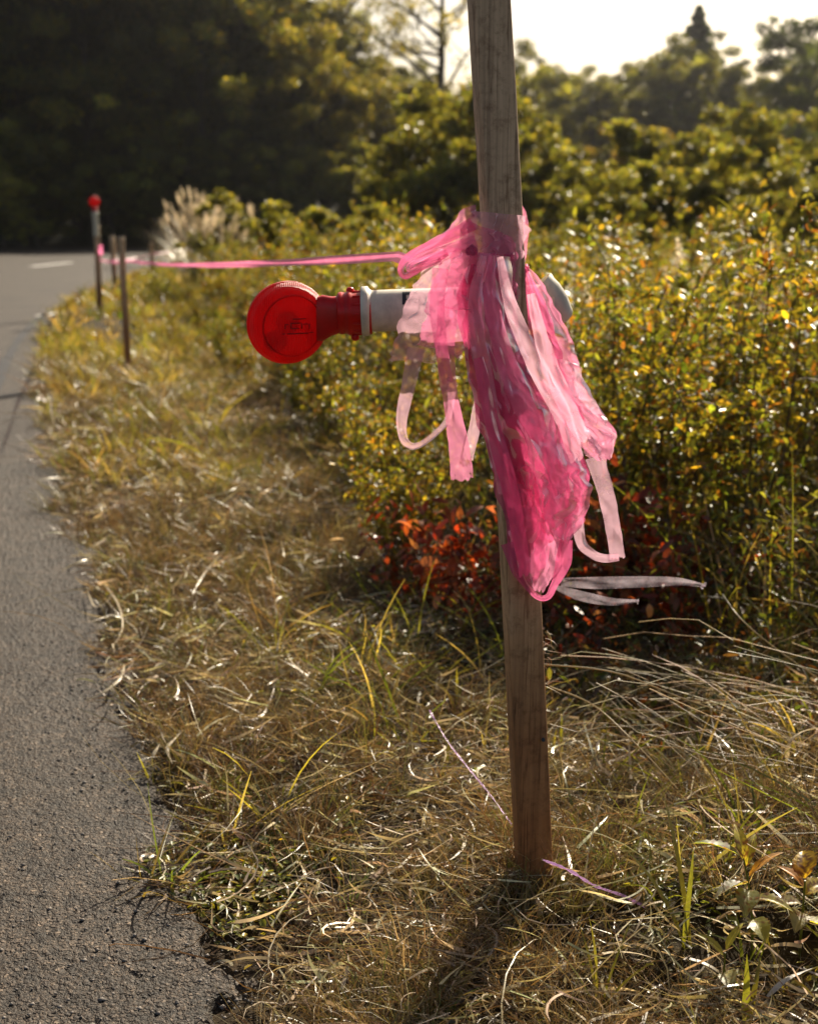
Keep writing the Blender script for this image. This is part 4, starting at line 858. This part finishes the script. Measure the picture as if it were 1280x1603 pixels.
for v, px, Y, s, lab in [(0, 318, 20.5, 1.15, 'pampas grass clump with pale plumes at the left end of the thicket by the bend'), (1, 352, 19, 1.05, 'pampas grass clump in the middle of the pale plumes near the bend'), (1, 392, 18, .98, 'pampas grass clump with pale plumes nearest the yellow shrub'), (0, 335, 17, .85, 'lower pampas grass clump in front of the others near the bend'), (0, 300, 23, 1.0, 'pampas grass clump behind, at the roadside of the bend'),
                         (2, 1188, 4.6, .98, 'single pale plume of pampas grass standing in the thicket on the right'), (2, 930, 4.9, .8, 'pampas plume just right of the pink film, half hidden in the thicket'), (2, 1060, 5.6, .95, 'pale plume in the thicket between the stake and the right edge')]:
    put_pampas(v, gx(px, Y), Y, s, px * .1, lab)
# lance-leaved tall weeds rising above the thicket, right
def lance(seed, H=1.0, n=46):
    rng = np.random.RandomState(seed); ms = MB(); ml = MB(); t = np.linspace(0, 1, 10); pts = np.c_[.05 * np.sin(t * 2 + seed) , .04 * t, H * t]; tube(ms, pts, .0035 * (1 - .7 * t), 5, cap=False)
    z = rng.uniform(.25, 1, n); b = np.stack([np.interp(z, t, pts[:, i]) for i in range(3)], 1)
    Ln = rng.uniform(.05, .10, n)
    blades(ml, b, rng.rand(n) * 6.28, rng.uniform(.1, .8, n), rng.uniform(.3, 1.3, n), Ln, Ln * .2, pal(rng, n, [YGR, YEL, GRN, (.3, .13, .03)], [3, 3, 1, .6]), K=4, wprof=([0, .3, .6, 1], [.2, 1, .8, .05]))
    return ms.mesh('stem', M_STEM), ml.mesh('foliage', M_LEAF)
LV = [lance(100 + k, 1.0) for k in range(3)]
for k, (px, Y, H, lab) in enumerate([(1098, 3.9, 1.06, 'tallest lance-leaved weed standing above the thicket at the right'), (1120, 4.1, .98, 'lance-leaved weed with a seedy brown top just right of the tallest'), (1065, 4.2, .93, 'lance-leaved weed just left of the tallest'), (1245, 3.8, .95, 'brown-topped weed near the right edge'), (1160, 4.4, .9, 'slim lance-leaved weed between the tallest weed and the right edge'), (860, 4.6, .98, 'lance-leaved weed right behind the pink film'), (905, 5.0, 1.0, 'pale green weed stem a little right of the film'), (1000, 4.3, .9, 'slim weed between the stake and the tallest weed'), (585, 6.0, 1.05, 'yellow-leaved weed above the lamp, left of the stake'), (655, 5.6, 1.0, 'yellow-leaved weed just left of the pink film'), (610, 6.6, 1.03, 'thin weed behind the yellow-leaved ones left of the stake')]):
    shrub(LV[k % 3], gx(px, Y), Y, H, k * 1.3, lab, 'tall weeds standing above the thicket', 'tall_weed', 'weed')

rng = np.random.RandomState(105)
for k in range(34):
    px = rng.uniform(430, 1290); Y = rng.uniform(4.2, 9) if px > 830 else rng.uniform(7, 13)
    shrub(LV[k % 3], gx(px, Y), Y, rng.uniform(.84, 1.0), k * 1.3, 'slender weed stem poking a little above the rest of the thicket', 'slender weed stems in the thicket', 'tall_weed', 'weed')

# ---- fallen straw sweeping right of the stake
mb = MB(); rng = np.random.RandomState(110); nn = 52
r0 = np.array([P(rng.uniform(860, 930), rng.uniform(1000, 1190), rng.uniform(1.85, 2.55)) for _ in range(nn)])
r1 = np.array([P(rng.uniform(1100, 1560), rng.uniform(1080, 1400), rng.uniform(1.8, 2.3)) for _ in range(nn)])
for a_, b_ in zip(r0, r1):
    a_[2] = max(a_[2], .03); b_[2] = max(b_[2], .02); k = np.linspace(0, 1, 9)[:, None]; p_ = a_ + (b_ - a_) * k; p_[:, 2] += .0 + rng.uniform(0, .09) * np.sin(k[:, 0] * 3.1) + rng.normal(0, .004, 9); p_[:, 1] += rng.normal(0, .012, 9).cumsum(); p_[:, 2] += rng.normal(0, .006, 9).cumsum()
    f0 = rng.uniform(0, .5); f1_ = rng.uniform(.6, 1.01); p_ = p_[int(f0 * 9):max(int(f0 * 9) + 3, int(f1_ * 9))]
    tube(mb, p_, np.linspace(.0010, .0005, len(p_)) * rng.uniform(.6, 1.2), 3, cap=False, C=pal(rng, 1, [STRAW, TAN, (.2, .13, .07)], [2, 3, 1.5])[0])
mb.build('fallen_straw', M_STRAW, kind='stuff', label='long bent-over straw stalks sweeping right from behind the stake', cat='straw')
for k, (pts, lab) in enumerate([([(850, 1040, 2.0), (960, 1052, 2.0), (1060, 1090, 2.0), (1170, 1130, 2.0), (1290, 1190, 2.0)], 'long pale straw stalk arching from the stake over the russet leaves to the right edge'),
        ([(1130, 930, 2.4), (1160, 970, 2.3), (1220, 1020, 2.25), (1300, 1075, 2.2)], 'pale straw stalk slanting out of the thicket to the right edge'),
        ([(630, 1600, 1.45), (720, 1520, 1.52), (810, 1445, 1.6), (900, 1390, 1.68), (985, 1350, 1.72)], 'thin pale stalk lying diagonally across the foot of the stake'),
        ([(860, 1075, 1.95), (930, 1105, 1.98), (1000, 1170, 1.9), (1060, 1235, 1.85)], 'straw stalk bent down to the ground right of the stake'),
        ([(440, 800, 3.6), (520, 792, 3.6), (610, 800, 3.6), (690, 812, 3.6)], 'pale stalk lying level in front of the thicket left of the stake'),
        ([(245, 800, 3.1), (262, 768, 3.1), (272, 735, 3.1)], 'short pale stalk standing slanted near the road edge')]):
    mb = MB(); q = np.array([P(*p) for p in pts]); zz = ground_z(q[:, 0], q[:, 1]); q[:, 2] = np.maximum(q[:, 2], zz + .012); q = cr(q, 20); tube(mb, q, np.linspace(.0016, .0007, 20), 5, C=(.48, .40, .24))
    mb.build('straw_stalk', M_DRY, label=lab, cat='straw')

# ---- single curled dry leaves you can pick out
def dry_leaf(pts, w, lab, c=(.55, .47, .33)):
    mb = MB(); q = []
    for px, py, up in pts:
        g = G(px, py, .02 + up); q.append(g)
    q = np.array(q); z0 = ground_z(q[:, 0], q[:, 1]); q[:, 2] = np.maximum(q[:, 2], z0 + .006 + np.array([p[2] for p in pts])); n = 18; q = cr(q, n); T = nrmz(np.gradient(q, axis=0)); s = nrmz(np.cross(T, [0, 0, 1.])); u_ = np.cross(s, T); ph = np.linspace(-.6, 1.2, n)[:, None]
    ww = (w / 2 * np.interp(np.linspace(0, 1, n), [0, .2, .7, 1], [.35, 1, .8, .08]))[:, None]; s2 = s * np.cos(ph) + u_ * np.sin(ph)
    Vv = np.stack([q - s2 * ww, q + u_ * ww * .35, q + s2 * ww], 1).reshape(-1, 3); ii = (np.arange(n - 1)[:, None] * 3 + np.arange(2)[None]).ravel()
    mb.add(Vv, np.stack([ii, ii + 1, ii + 4, ii + 3], 1), c); mb.build('dry_leaf', M_DRY, smooth=True, label=lab, cat='dry leaf', group='dry grass leaves lying on the verge')
dry_leaf([(300, 932, 0), (318, 900, .02), (345, 868, .03), (368, 842, .03)], .007, 'long pale dry leaf lying diagonally left of centre on the verge')
dry_leaf([(160, 910, 0), (185, 945, .01), (192, 985, .015), (172, 1018, .0)], .006, 'curved dry leaf hooking along the asphalt edge')
dry_leaf([(195, 1040, .02), (188, 1062, .02), (165, 1082, .01), (132, 1098, 0)], .007, 'lowest dry leaf stretching out over the asphalt')
dry_leaf([(150, 1020, 0), (178, 1028, .012), (215, 1024, .012)], .010, 'brown crumpled leaf lying at the asphalt edge', (.22, .11, .05))
dry_leaf([(155, 1068, .0), (175, 1050, .015), (195, 1040, .02)], .005, 'short pale dry leaf just above the lowest one on the asphalt')
dry_leaf([(137, 925, 0), (150, 950, .01), (170, 940, .02), (178, 920, .01)], .005, 'small hooked dry leaf by the asphalt edge')
dry_leaf([(270, 1195, 0), (262, 1172, .02), (275, 1155, .025), (290, 1140, .01)], .007, 'hooked dry leaf low on the verge near the grass tuft')
dry_leaf([(236, 1190, 0), (244, 1175, .01), (252, 1160, .01)], .007, 'short thick dry leaf beside the hooked one')
dry_leaf([(305, 830, .0), (325, 805, .015), (350, 795, .02)], .006, 'dry leaf folded over near the top of the verge')
dry_leaf([(128, 862, 0), (155, 850, .02), (178, 832, .02)], .007, 'pale dry leaf pointing at the asphalt, highest by its edge')
dry_leaf([(500, 1000, 0), (560, 970, .02), (615, 930, .02)], .006, 'straight pale leaf lying before the russet plants')
dry_leaf([(465, 872, .0), (540, 885, .03), (620, 905, .02)], .004, 'thin long pale leaf lying left of the russet plants')
dry_leaf([(530, 1255, 0), (550, 1235, .015), (580, 1222, .02)], .008, 'orange dry leaf curving up left of the stake', (.38, .14, .04))
dry_leaf([(910, 1215, .0), (960, 1200, .04), (1010, 1170, .05), (1070, 1172, .03)], .012, 'broad brown dry leaf arching right of the stake', (.30, .19, .09))
dry_leaf([(1118, 1230, 0), (1100, 1200, .05), (1075, 1160, .1), (1068, 1200, .05)], .010, 'broad pale dry leaf folded over at its top, right of the stake', (.5, .42, .28))
dry_leaf([(1230, 1230, 0), (1232, 1180, .06), (1250, 1160, .08), (1290, 1165, .06)], .010, 'pale dry leaf bending over at the right edge')
dry_leaf([(1200, 1560, 0), (1235, 1530, .02), (1290, 1510, .02)], .008, 'grey dry leaf in the bottom right corner', (.5, .48, .44))

# ---- green blades (tufts with single blades as parts)
def blade_tuft(px, py, specs, lab, col=YGR):
    g = G(px, py); z = float(ground_z(np.array([g[0]]), np.array([g[1]]))[0]); e = empty('grass_tuft', (g[0], g[1], z), label=lab, cat='grass', group='tufts of broad green grass')
    rng = np.random.RandomState(int(px + py))
    for az, el, bend, L, W in specs:
        mb = MB(); blades(mb, np.array([[rng.normal(0, .004), rng.normal(0, .004), 0.]]), np.array([R(az)]), np.array([R(el)]), np.array([R(bend)]), np.array([L]), np.array([W]), pal(rng, 1, [col], [1], .15), K=9, twist=np.array([rng.uniform(-.5, .5)]), wprof=([0, .25, .7, 1], [.45, 1, .75, .05]), curl=np.array([rng.normal(0, .2)]))
        mb.build('blade', M_GRASS, e)
blade_tuft(722, 1195, [(40, 50, 10, .10, .012), (60, 35, 20, .07, .009), (150, 60, 40, .05, .006)], 'broad green blades leaning right just left of the stake')
blade_tuft(690, 1235, [(70, 55, 20, .08, .009), (230, 30, 10, .05, .008), (20, 45, 30, .05, .006)], 'second green tuft lower left beside the stake')
blade_tuft(715, 1130, [(95, 80, 15, .09, .008), (60, 70, 25, .07, .007), (140, 65, 30, .07, .006), (20, 55, 40, .05, .006)], 'upright yellow green tuft left of the stake', (.26, .24, .04))
blade_tuft(868, 1205, [(90, 88, 10, .09, .007), (60, 80, 20, .06, .006), (120, 70, 20, .06, .005)], 'slim green tuft touching the right side of the stake')
blade_tuft(1075, 1510, [(110, 75, 25, .22, .010), (140, 70, 45, .16, .007), (60, 80, 20, .14, .008)], 'long green blades rising at lower right in front of the leafy weed')
blade_tuft(1170, 1600, [(92, 86, 8, .10, .013), (60, 60, 30, .09, .008)], 'short broad blade standing at the bottom right')
blade_tuft(935, 1590, [(50, 70, 50, .14, .004), (110, 75, 50, .13, .004), (20, 60, 50, .12, .004), (140, 65, 45, .11, .004), (80, 80, 40, .13, .004)], 'thin green tuft at the bottom right of the stake shadow')
blade_tuft(560, 1040, [(60, 50, 60, .14, .005), (100, 60, 60, .14, .005), (150, 50, 60, .13, .005), (20, 45, 50, .12, .005), (200, 40, 50, .12, .005)], 'loose tuft of yellowing blades in the middle of the verge', (.3, .25, .08))
blade_tuft(330, 1010, [(170, 35, 30, .15, .006), (150, 45, 30, .14, .005), (190, 30, 20, .16, .005), (120, 60, 40, .1, .005)], 'tuft of long blades lying toward the asphalt', (.26, .23, .07))

# ---- broad-leaved weed lower right
def veg_leaf(parent, base, az, el, L, W, col, seed):
    rng = np.random.RandomState(seed); n = 17; m_ = 9; t = np.linspace(0, 1, n); prof = np.sin(np.clip(t, 0, 1) ** .8 * math.pi) ** .8 * (1 - .25 * t); e = el - .8 * t
    c = base + np.cumsum(np.stack([np.cos(e) * math.cos(az), np.cos(e) * math.sin(az), np.sin(e)], 1) * L / n, 0); s = np.array([-math.sin(az), math.cos(az), 0]) ; s = s + np.array([0, 0, rng.uniform(-.5, .5)]); VV = []
    for j in np.linspace(-1, 1, m_):
        ser = 1 + .09 * (np.arange(n) % 2) * abs(j); VV.append(c + s * (j * W / 2 * prof * ser)[:, None] + np.array([0, 0, 1.]) * ((abs(j) * .22 + .05 * np.sin(t * 44 - abs(j) * 5) * abs(j) ** .5 + .1 * (fbm(t * 3 + seed, t * 0 + j * 1.5, 2) - .5)) * W * prof)[:, None])
    Vv = np.stack(VV, 1).reshape(-1, 3); ii = (np.arange(n - 1)[:, None] * m_ + np.arange(m_ - 1)[None]).ravel(); mb = MB(); jj = np.abs(np.tile(np.linspace(-1, 1, m_), n))[:, None]; tt_ = np.repeat(t, m_)[:, None]; sp_ = fbm(tt_ * 7 + seed, jj * 3, 2); vc = np.array(col) * 1.3 * (1 + .7 * np.clip(.12 - jj, 0, 1) / .12 * .6) * (.8 + .5 * sp_); vc = np.where((sp_ > .66) | ((jj > .95) & (sp_ > .5)), np.array((.16, .08, .03)), vc); mb.add(Vv, np.stack([ii, ii + 1, ii + m_ + 1, ii + m_], 1), vc); mb.build('leaf', M_BROAD, parent, smooth=True)
def weed(px, py, H, leaves, lab, lean=(0, 0)):
    g = G(px, py); z = float(ground_z(np.array([g[0]]), np.array([g[1]]))[0]); e = empty('broadleaf_weed', (g[0], g[1], z), label=lab, cat='weed', group='broad-leaved weeds')
    mb = MB(); t = np.linspace(0, 1, 8); pts = np.c_[lean[0] * t * t, lean[1] * t, H * t]; pts[0, 2] = -.02; tube(mb, pts, .0022 * (1 - .5 * t), 6, C=GRN); mb.build('stem', M_GRASS, e, smooth=True)
    for k, (tt, az, el, L, W, col) in enumerate(leaves):
        b = np.array([np.interp(tt, t, pts[:, i]) for i in range(3)]); veg_leaf(e, b, R(az), R(el), L, W, col, k + int(px))
weed(1175, 1510, .15, [(1, 160, 30, .075, .026, (.16, .19, .05)), (.95, 95, 60, .06, .02, (.30, .27, .05)), (.9, 60, 60, .055, .018, (.25, .24, .04)), (.75, 200, 10, .055, .036, (.17, .17, .12)), (.7, 250, 0, .05, .034, (.15, .16, .08)), (.6, 330, 20, .06, .026, (.24, .22, .05)), (.8, 20, 50, .065, .016, (.38, .20, .05)), (.4, 280, 10, .05, .03, (.2, .2, .06))], 'broad-leaved weed with green and silvery leaves, lower right', (-.02, 0))
weed(1250, 1500, .12, [(1, 80, 50, .05, .036, (.36, .25, .03)), (.8, 30, 30, .05, .03, (.3, .24, .04)), (.7, 190, 20, .045, .028, (.25, .23, .12)), (.6, 240, 10, .045, .03, (.2, .19, .1)), (.9, 130, 40, .05, .02, (.33, .15, .03)), (.5, 330, 10, .05, .03, (.3, .28, .06))], 'yellow-leaved weed in front of the right edge')
weed(1130, 1560, .07, [(1, 40, 60, .05, .013, (.28, .27, .05)), (.9, 150, 50, .05, .014, (.22, .22, .05)), (.6, 270, 20, .045, .024, (.22, .22, .12)), (.5, 0, 20, .045, .02, (.2, .2, .05))], 'smallest broad-leaved weed below the others in the lower right')
mb = MB()

# ------------------------------------------------------------------ bushes and trees
def crown_tree(seed, H, cr_, base, nclump, nleaf, leaf, cols, w, trunk=.16, cone=False, open_=0.0, limbs=11):
    """trunk with limbs, crown of leaf clumps. cr_ crown half width, base height where the crown begins"""
    rng = np.random.RandomState(seed); mt = MB(); ml = MB(); t = np.linspace(0, 1, 9)
    wob = rng.normal(0, .03 * H * .15, (9, 2)).cumsum(0); tr = np.c_[wob, H * .93 * t]; tr[0, 2] = -.3; tube(mt, tr, trunk * (1 - .85 * t), 8, cap=False)
    C = []
    for k in range(limbs):
        z = rng.uniform(max(base / H, .12), .9); b = np.array([np.interp(z, t, tr[:, i]) for i in range(3)]); a = rng.rand() * 6.28
        zz = (b[2] - base) / (H - base); wd = cr_ * ((1 - zz) if cone else math.sin(max(.12, min(1, zz * .8 + .25)) * math.pi * .9) * 1.0 + .1) * rng.uniform(.6, 1)
        e = b + np.array([math.cos(a) * wd, math.sin(a) * wd, wd * (rng.uniform(.3, .9) if not cone else -.1)]); s = np.linspace(0, 1, 6)[:, None]
        lp = b + (e - b) * s + rng.normal(0, .04 * wd, (6, 3)).cumsum(0) * s; tube(mt, lp, trunk * .42 * (1 - z * .5) * (1 - .85 * s[:, 0]), 5, cap=False)
        for q in range(4):
            i = rng.randint(2, 5); d = rdir(rng, 1)[0] * wd * .4; d[2] = abs(d[2]); tw = lp[i] + d * np.linspace(0, 1, 4)[:, None]; tube(mt, tw, trunk * .1 * (1 - .7 * np.linspace(0, 1, 4)), 4, cap=False); C.append(tw[-1])
        C.append(lp[-1])
    m_ = max(0, nclump - len(C)); d = rdir(rng, m_); rr = rng.rand(m_) ** .4
    zc = rng.rand(m_)
    if cone:
        h_ = base + (H - base) * zc ** .8; wd = cr_ * (1 - (h_ - base) / (H - base)) * .95 + .05; a = rng.rand(m_) * 6.28; cc = np.c_[np.cos(a) * wd * rr, np.sin(a) * wd * rr, h_]
    else:
        hc = (H + base) / 2; cc = d * rr[:, None] * [cr_, cr_, (H - base) / 2] ; cc[:, 2] += hc + .05 * H
    C = np.concatenate([np.array(C), cc]) if len(C) else cc
    if open_: C = C[rng.rand(len(C)) > open_]
    cs_ = rng.uniform(.5, 1.3, len(C)); tone = np.exp(rng.normal(0, .42, len(C))); i = rng.choice(len(C), nleaf, p=cs_ ** 2 / (cs_ ** 2).sum())
    cl = (cr_ * .15 if not cone else cr_ * .12 * (1.12 - C[i, 2] / H)) * cs_[i]
    g_ = rdir(rng, nleaf) * (rng.rand(nleaf, 1) ** .45) * cl[:, None] * [1.15, 1.15, .7]
    ax_ = nrmz(rdir(rng, nleaf) + [0, 0, -.25] + nrmz(g_) * .4); Ln = leaf * rng.uniform(.6, 1.4, nleaf)
    leafset(ml, C[i] + g_, ax_, rdir(rng, nleaf) + [0, 0, .9], Ln, Ln * rng.uniform(.4, .62, nleaf), pal(rng, nleaf, cols, w, .22) * tone[i][:, None])
    return mt.mesh('trunk', M_BARK), ml.mesh('crown', M_TREE)
CF = [(.055, .065, .016), (.085, .09, .018), (.15, .13, .02)]
CB = [(.10, .115, .03), (.15, .15, .035), (.22, .19, .04)]
CO = [(.15, .11, .03), (.10, .09, .025), (.20, .12, .03)]
TR = [crown_tree(200 + k, 12, 3.7, 1.2, 120, 30000, .17, CF, [4, 3, 1], .2) for k in range(4)]
TRL = [crown_tree(206 + k, 12, 3.7, 1.2, 120, 30000, .17, [(.10, .11, .025), (.15, .14, .03), (.24, .19, .04)], [3, 3, 1.5], .2) for k in range(2)]  # lighter leaf colours standing in for sunlit patches in the wood
TB = [crown_tree(210 + k, 3.0, 1.5, .2, 75, 13000, .10, CB, [3, 3, 1], .06) for k in range(3)]
TO = crown_tree(215, 4.2, 1.6, .5, 60, 14000, .09, CO, [3, 3, 1], .07)
TP = crown_tree(216, 11, 4.6, 1.0, 520, 40000, .15, [(.03, .045, .018), (.045, .06, .02)], [1, 1], .15, cone=True)
TN = crown_tree(217, 12, 3.0, 3.5, 60, 9000, .16, [(.04, .055, .02)], [1], .18, open_=.35, limbs=16)
TBARE = crown_tree(218, 12, 2.9, 4.0, 34, 3600, .13, [(.10, .10, .03), (.15, .13, .04)], [1, 1], .27, open_=.35, limbs=18)
def tree(mm, px, Y, s, rz, lab, grp, name='tree', cat='tree', z=0.0, sz=1.0, x=None):
    e = empty(name, (gx(px, Y) if x is None else x, Y, z), rz, label=lab, cat=cat, group=grp); e.scale = (s, s, s * sz); link('trunk', mm[0], e); link('crown', mm[1], e); return e
# front row of the dark wood beyond the road
rng = np.random.RandomState(220)
row = [(-60, 53, 1.15), (40, 54, 1.1), (140, 53, 1.15), (235, 55, 1.2), (330, 54, 1.1), (420, 56, .93), (505, 55, .74), (580, 57, .62), (655, 58, .50), (720, 60, .44)]
names_ = ['first from the left edge', 'second from the left edge', 'above the distant lamp', 'third past the lamp stakes', 'behind the pampas grass', 'above the yellow shrubs', 'with crown coloured as lit below the sky gap', 'rounding off the dark wood', 'at the foot of the bare tree', 'lowest, behind the nearest stake']
for k, (px, Y, s) in enumerate(row):
    tree(TRL[k % 2] if k in (2, 4, 6, 7) else TR[k % 4], px, Y, s, k * 1.1, 'dark broadleaf tree beyond the road, ' + names_[k], 'front row of the dark wood')
for k in range(26):
    px = -80 + (k % 13) * 62 + rng.uniform(-20, 20); Y = 60 + (k // 13) * 7 + rng.uniform(-2, 2); s = np.interp(px, [0, 370, 450, 520, 600, 680, 800], [1.35, 1.15, .92, .72, .58, .48, .5]) * rng.uniform(.9, 1.1)
    tree(TR[rng.randint(4)], px, Y, s, rng.rand() * 6, 'dark tree packed into the wood behind the front row', 'trees inside the dark wood', z=1.0)
ub = ['second clump from the left', 'behind the light green bushes', 'left of the distant lamp', 'behind the distant stakes', 'left of the pampas plumes', 'behind the pampas plumes', 'above the bright yellow bush', 'above the middle of the thicket top', 'above the lamp tube', 'behind the yellow-leaved weeds', 'below the bare-branched tree', 'behind the nearest stake']
for k in range(12):   # understorey at the wood's edge
    px = 60 + k * 55 + rng.uniform(-12, 12); tree(TB[k % 3], px, 51.5 + rng.uniform(0, 1.5), rng.uniform(.9, 1.4), k, 'dark bush at the foot of the wood, ' + ub[k], 'bushes at the foot of the dark wood', 'bush', 'bush')
for k, (px, Y, s, lab) in enumerate([(8, 47, 1.0, 'pale green bush at the left edge beside the road'), (62, 50, 1.35, 'taller light green bush just in from the left edge'), (-25, 44, .9, 'leafy bush cut off by the left edge of the road'), (30, 46.5, .45, 'low weeds at the left edge of the road')]):
    tree(TB[k % 3], px, Y, s, k * 2., lab, 'bushes on the far left', 'bush', 'bush')
tree(TBARE, 692, 40, .82, .4, 'thin-leaved tree with bare spreading branches against the sky left of the stake', None)
tree(TBARE, 545, 62, 1.12, 2.4, 'open-branched tree leaning over the dark wood near the sky gap', None)
tree(TB[0], 720, 24, 1.0, 1, 'olive bush rising behind the pink film left of the stake', 'bushes behind the thicket', 'bush', 'bush')
tree(TB[1], 655, 27, .9, 2, 'lower olive bush left of the stake and behind the weeds', 'bushes behind the thicket', 'bush', 'bush')
# right: far wood
rr = [(815, 62, .72), (870, 66, .66), (925, 64, .62), (985, 66, .66), (1040, 64, .76), (1100, 66, .80), (1150, 63, .72), (1205, 66, .60), (1255, 62, .64), (1310, 64, .7)]
nr = ['just right of the stake top', 'second right of the stake', 'below the brightest sky', 'left of the pointed conifer', 'under the pointed conifer', 'right of the pointed conifer', 'sloping down from the conifer', 'in the dip before the pine', 'under the layered pine', 'cut off by the right edge']
for k, (px, Y, s) in enumerate(rr): tree(TR[(k + 1) % 4], px, Y, s, k * .9, 'hazy broadleaf tree of the far wood, ' + nr[k], 'trees of the far wood on the right')
for k in range(16):
    px = 790 + k * 36; tree(TR[k % 4], px, 76 + rng.uniform(-3, 3), rng.uniform(.62, .8), k, 'hazy tree at the back of the far wood', 'trees at the back of the far wood', z=1.0)
tree(TP, 1077, 69, .97, 0, 'pointed conifer rising highest above the far wood on the right', None, 'conifer', z=1.)
tree(TN, 1238, 52, .78, 1, 'layered pine with gappy branches near the right edge', None, 'pine_tree')
tree(TN, 1290, 50, .88, 3, 'pine cut off by the right edge', None, 'pine_tree')
tree(TO, 985, 34, .86, 0, 'brownish autumn tree standing in front of the far wood right of the stake', None)
tree(TO, 925, 38, .7, 2, 'smaller brownish tree between the stake and the autumn tree', None)
for k, (px, Y, s, lab) in enumerate([(870, 22, .66, 'rounded olive bush right behind the stake'), (935, 20, .5, 'low olive bush under the autumn tree'), (1040, 21, .66, 'round dark green bush right of the autumn tree'), (1110, 19, .64, 'large dark green bush in the middle of the right side'), (1180, 20, .68, 'dark green bush left of the right edge'), (1262, 18, .52, 'yellower bush at the right edge'), (1145, 15, .46, 'low bush in front of the large dark green one'), (1000, 15, .40, 'low olive bush behind the thicket'), (1230, 13, .36, 'small bush close behind the thicket at the right edge'), (805, 24, .9, 'olive bush hidden partly by the nearest stake'), (760, 30, .9, 'olive bush hidden behind the stake and film'), (1065, 16, .44, 'low dark bush below the round dark green one'), (900, 16, .40, 'small olive bush just right of the film, over the thicket')]):
    tree(TB[k % 3], px, Y, s * 1.22, k * 1.4, lab, 'bushes behind the thicket', 'bush', 'bush')
for k, (px, Y, s, lab) in enumerate([(368, 17.5, .42, 'bright yellow bush right above the pampas grass'), (455, 14.5, .36, 'yellow green bush right of the pampas grass'), (520, 14, .36, 'yellow green bush in the middle of the thicket top'), (585, 13, .36, 'olive bush above the lamp tube')]):
    tree(TB[k % 3], px, Y, s * 1.0, k * 1.9, lab, 'small bushes along the thicket top', 'bush', 'bush')

# ------------------------------------------------------------------ thin sunlit haze
hm, nt, out = mat('haze_air'); pv = nt.nodes.new('ShaderNodeVolumePrincipled'); pv.inputs['Color'].default_value = (.93, .94, 1, 1); pv.inputs['Density'].default_value = HAZE; pv.inputs['Anisotropy'].default_value = .82
nt.links.new(pv.outputs[0], out.inputs['Volume'])
mb = MB(); box(mb, (0, 120, 15.5), (320, 300, 37)); hz = mb.build('haze', hm, kind='stuff', label='thin sunlit haze in front of the far woods', cat='haze')
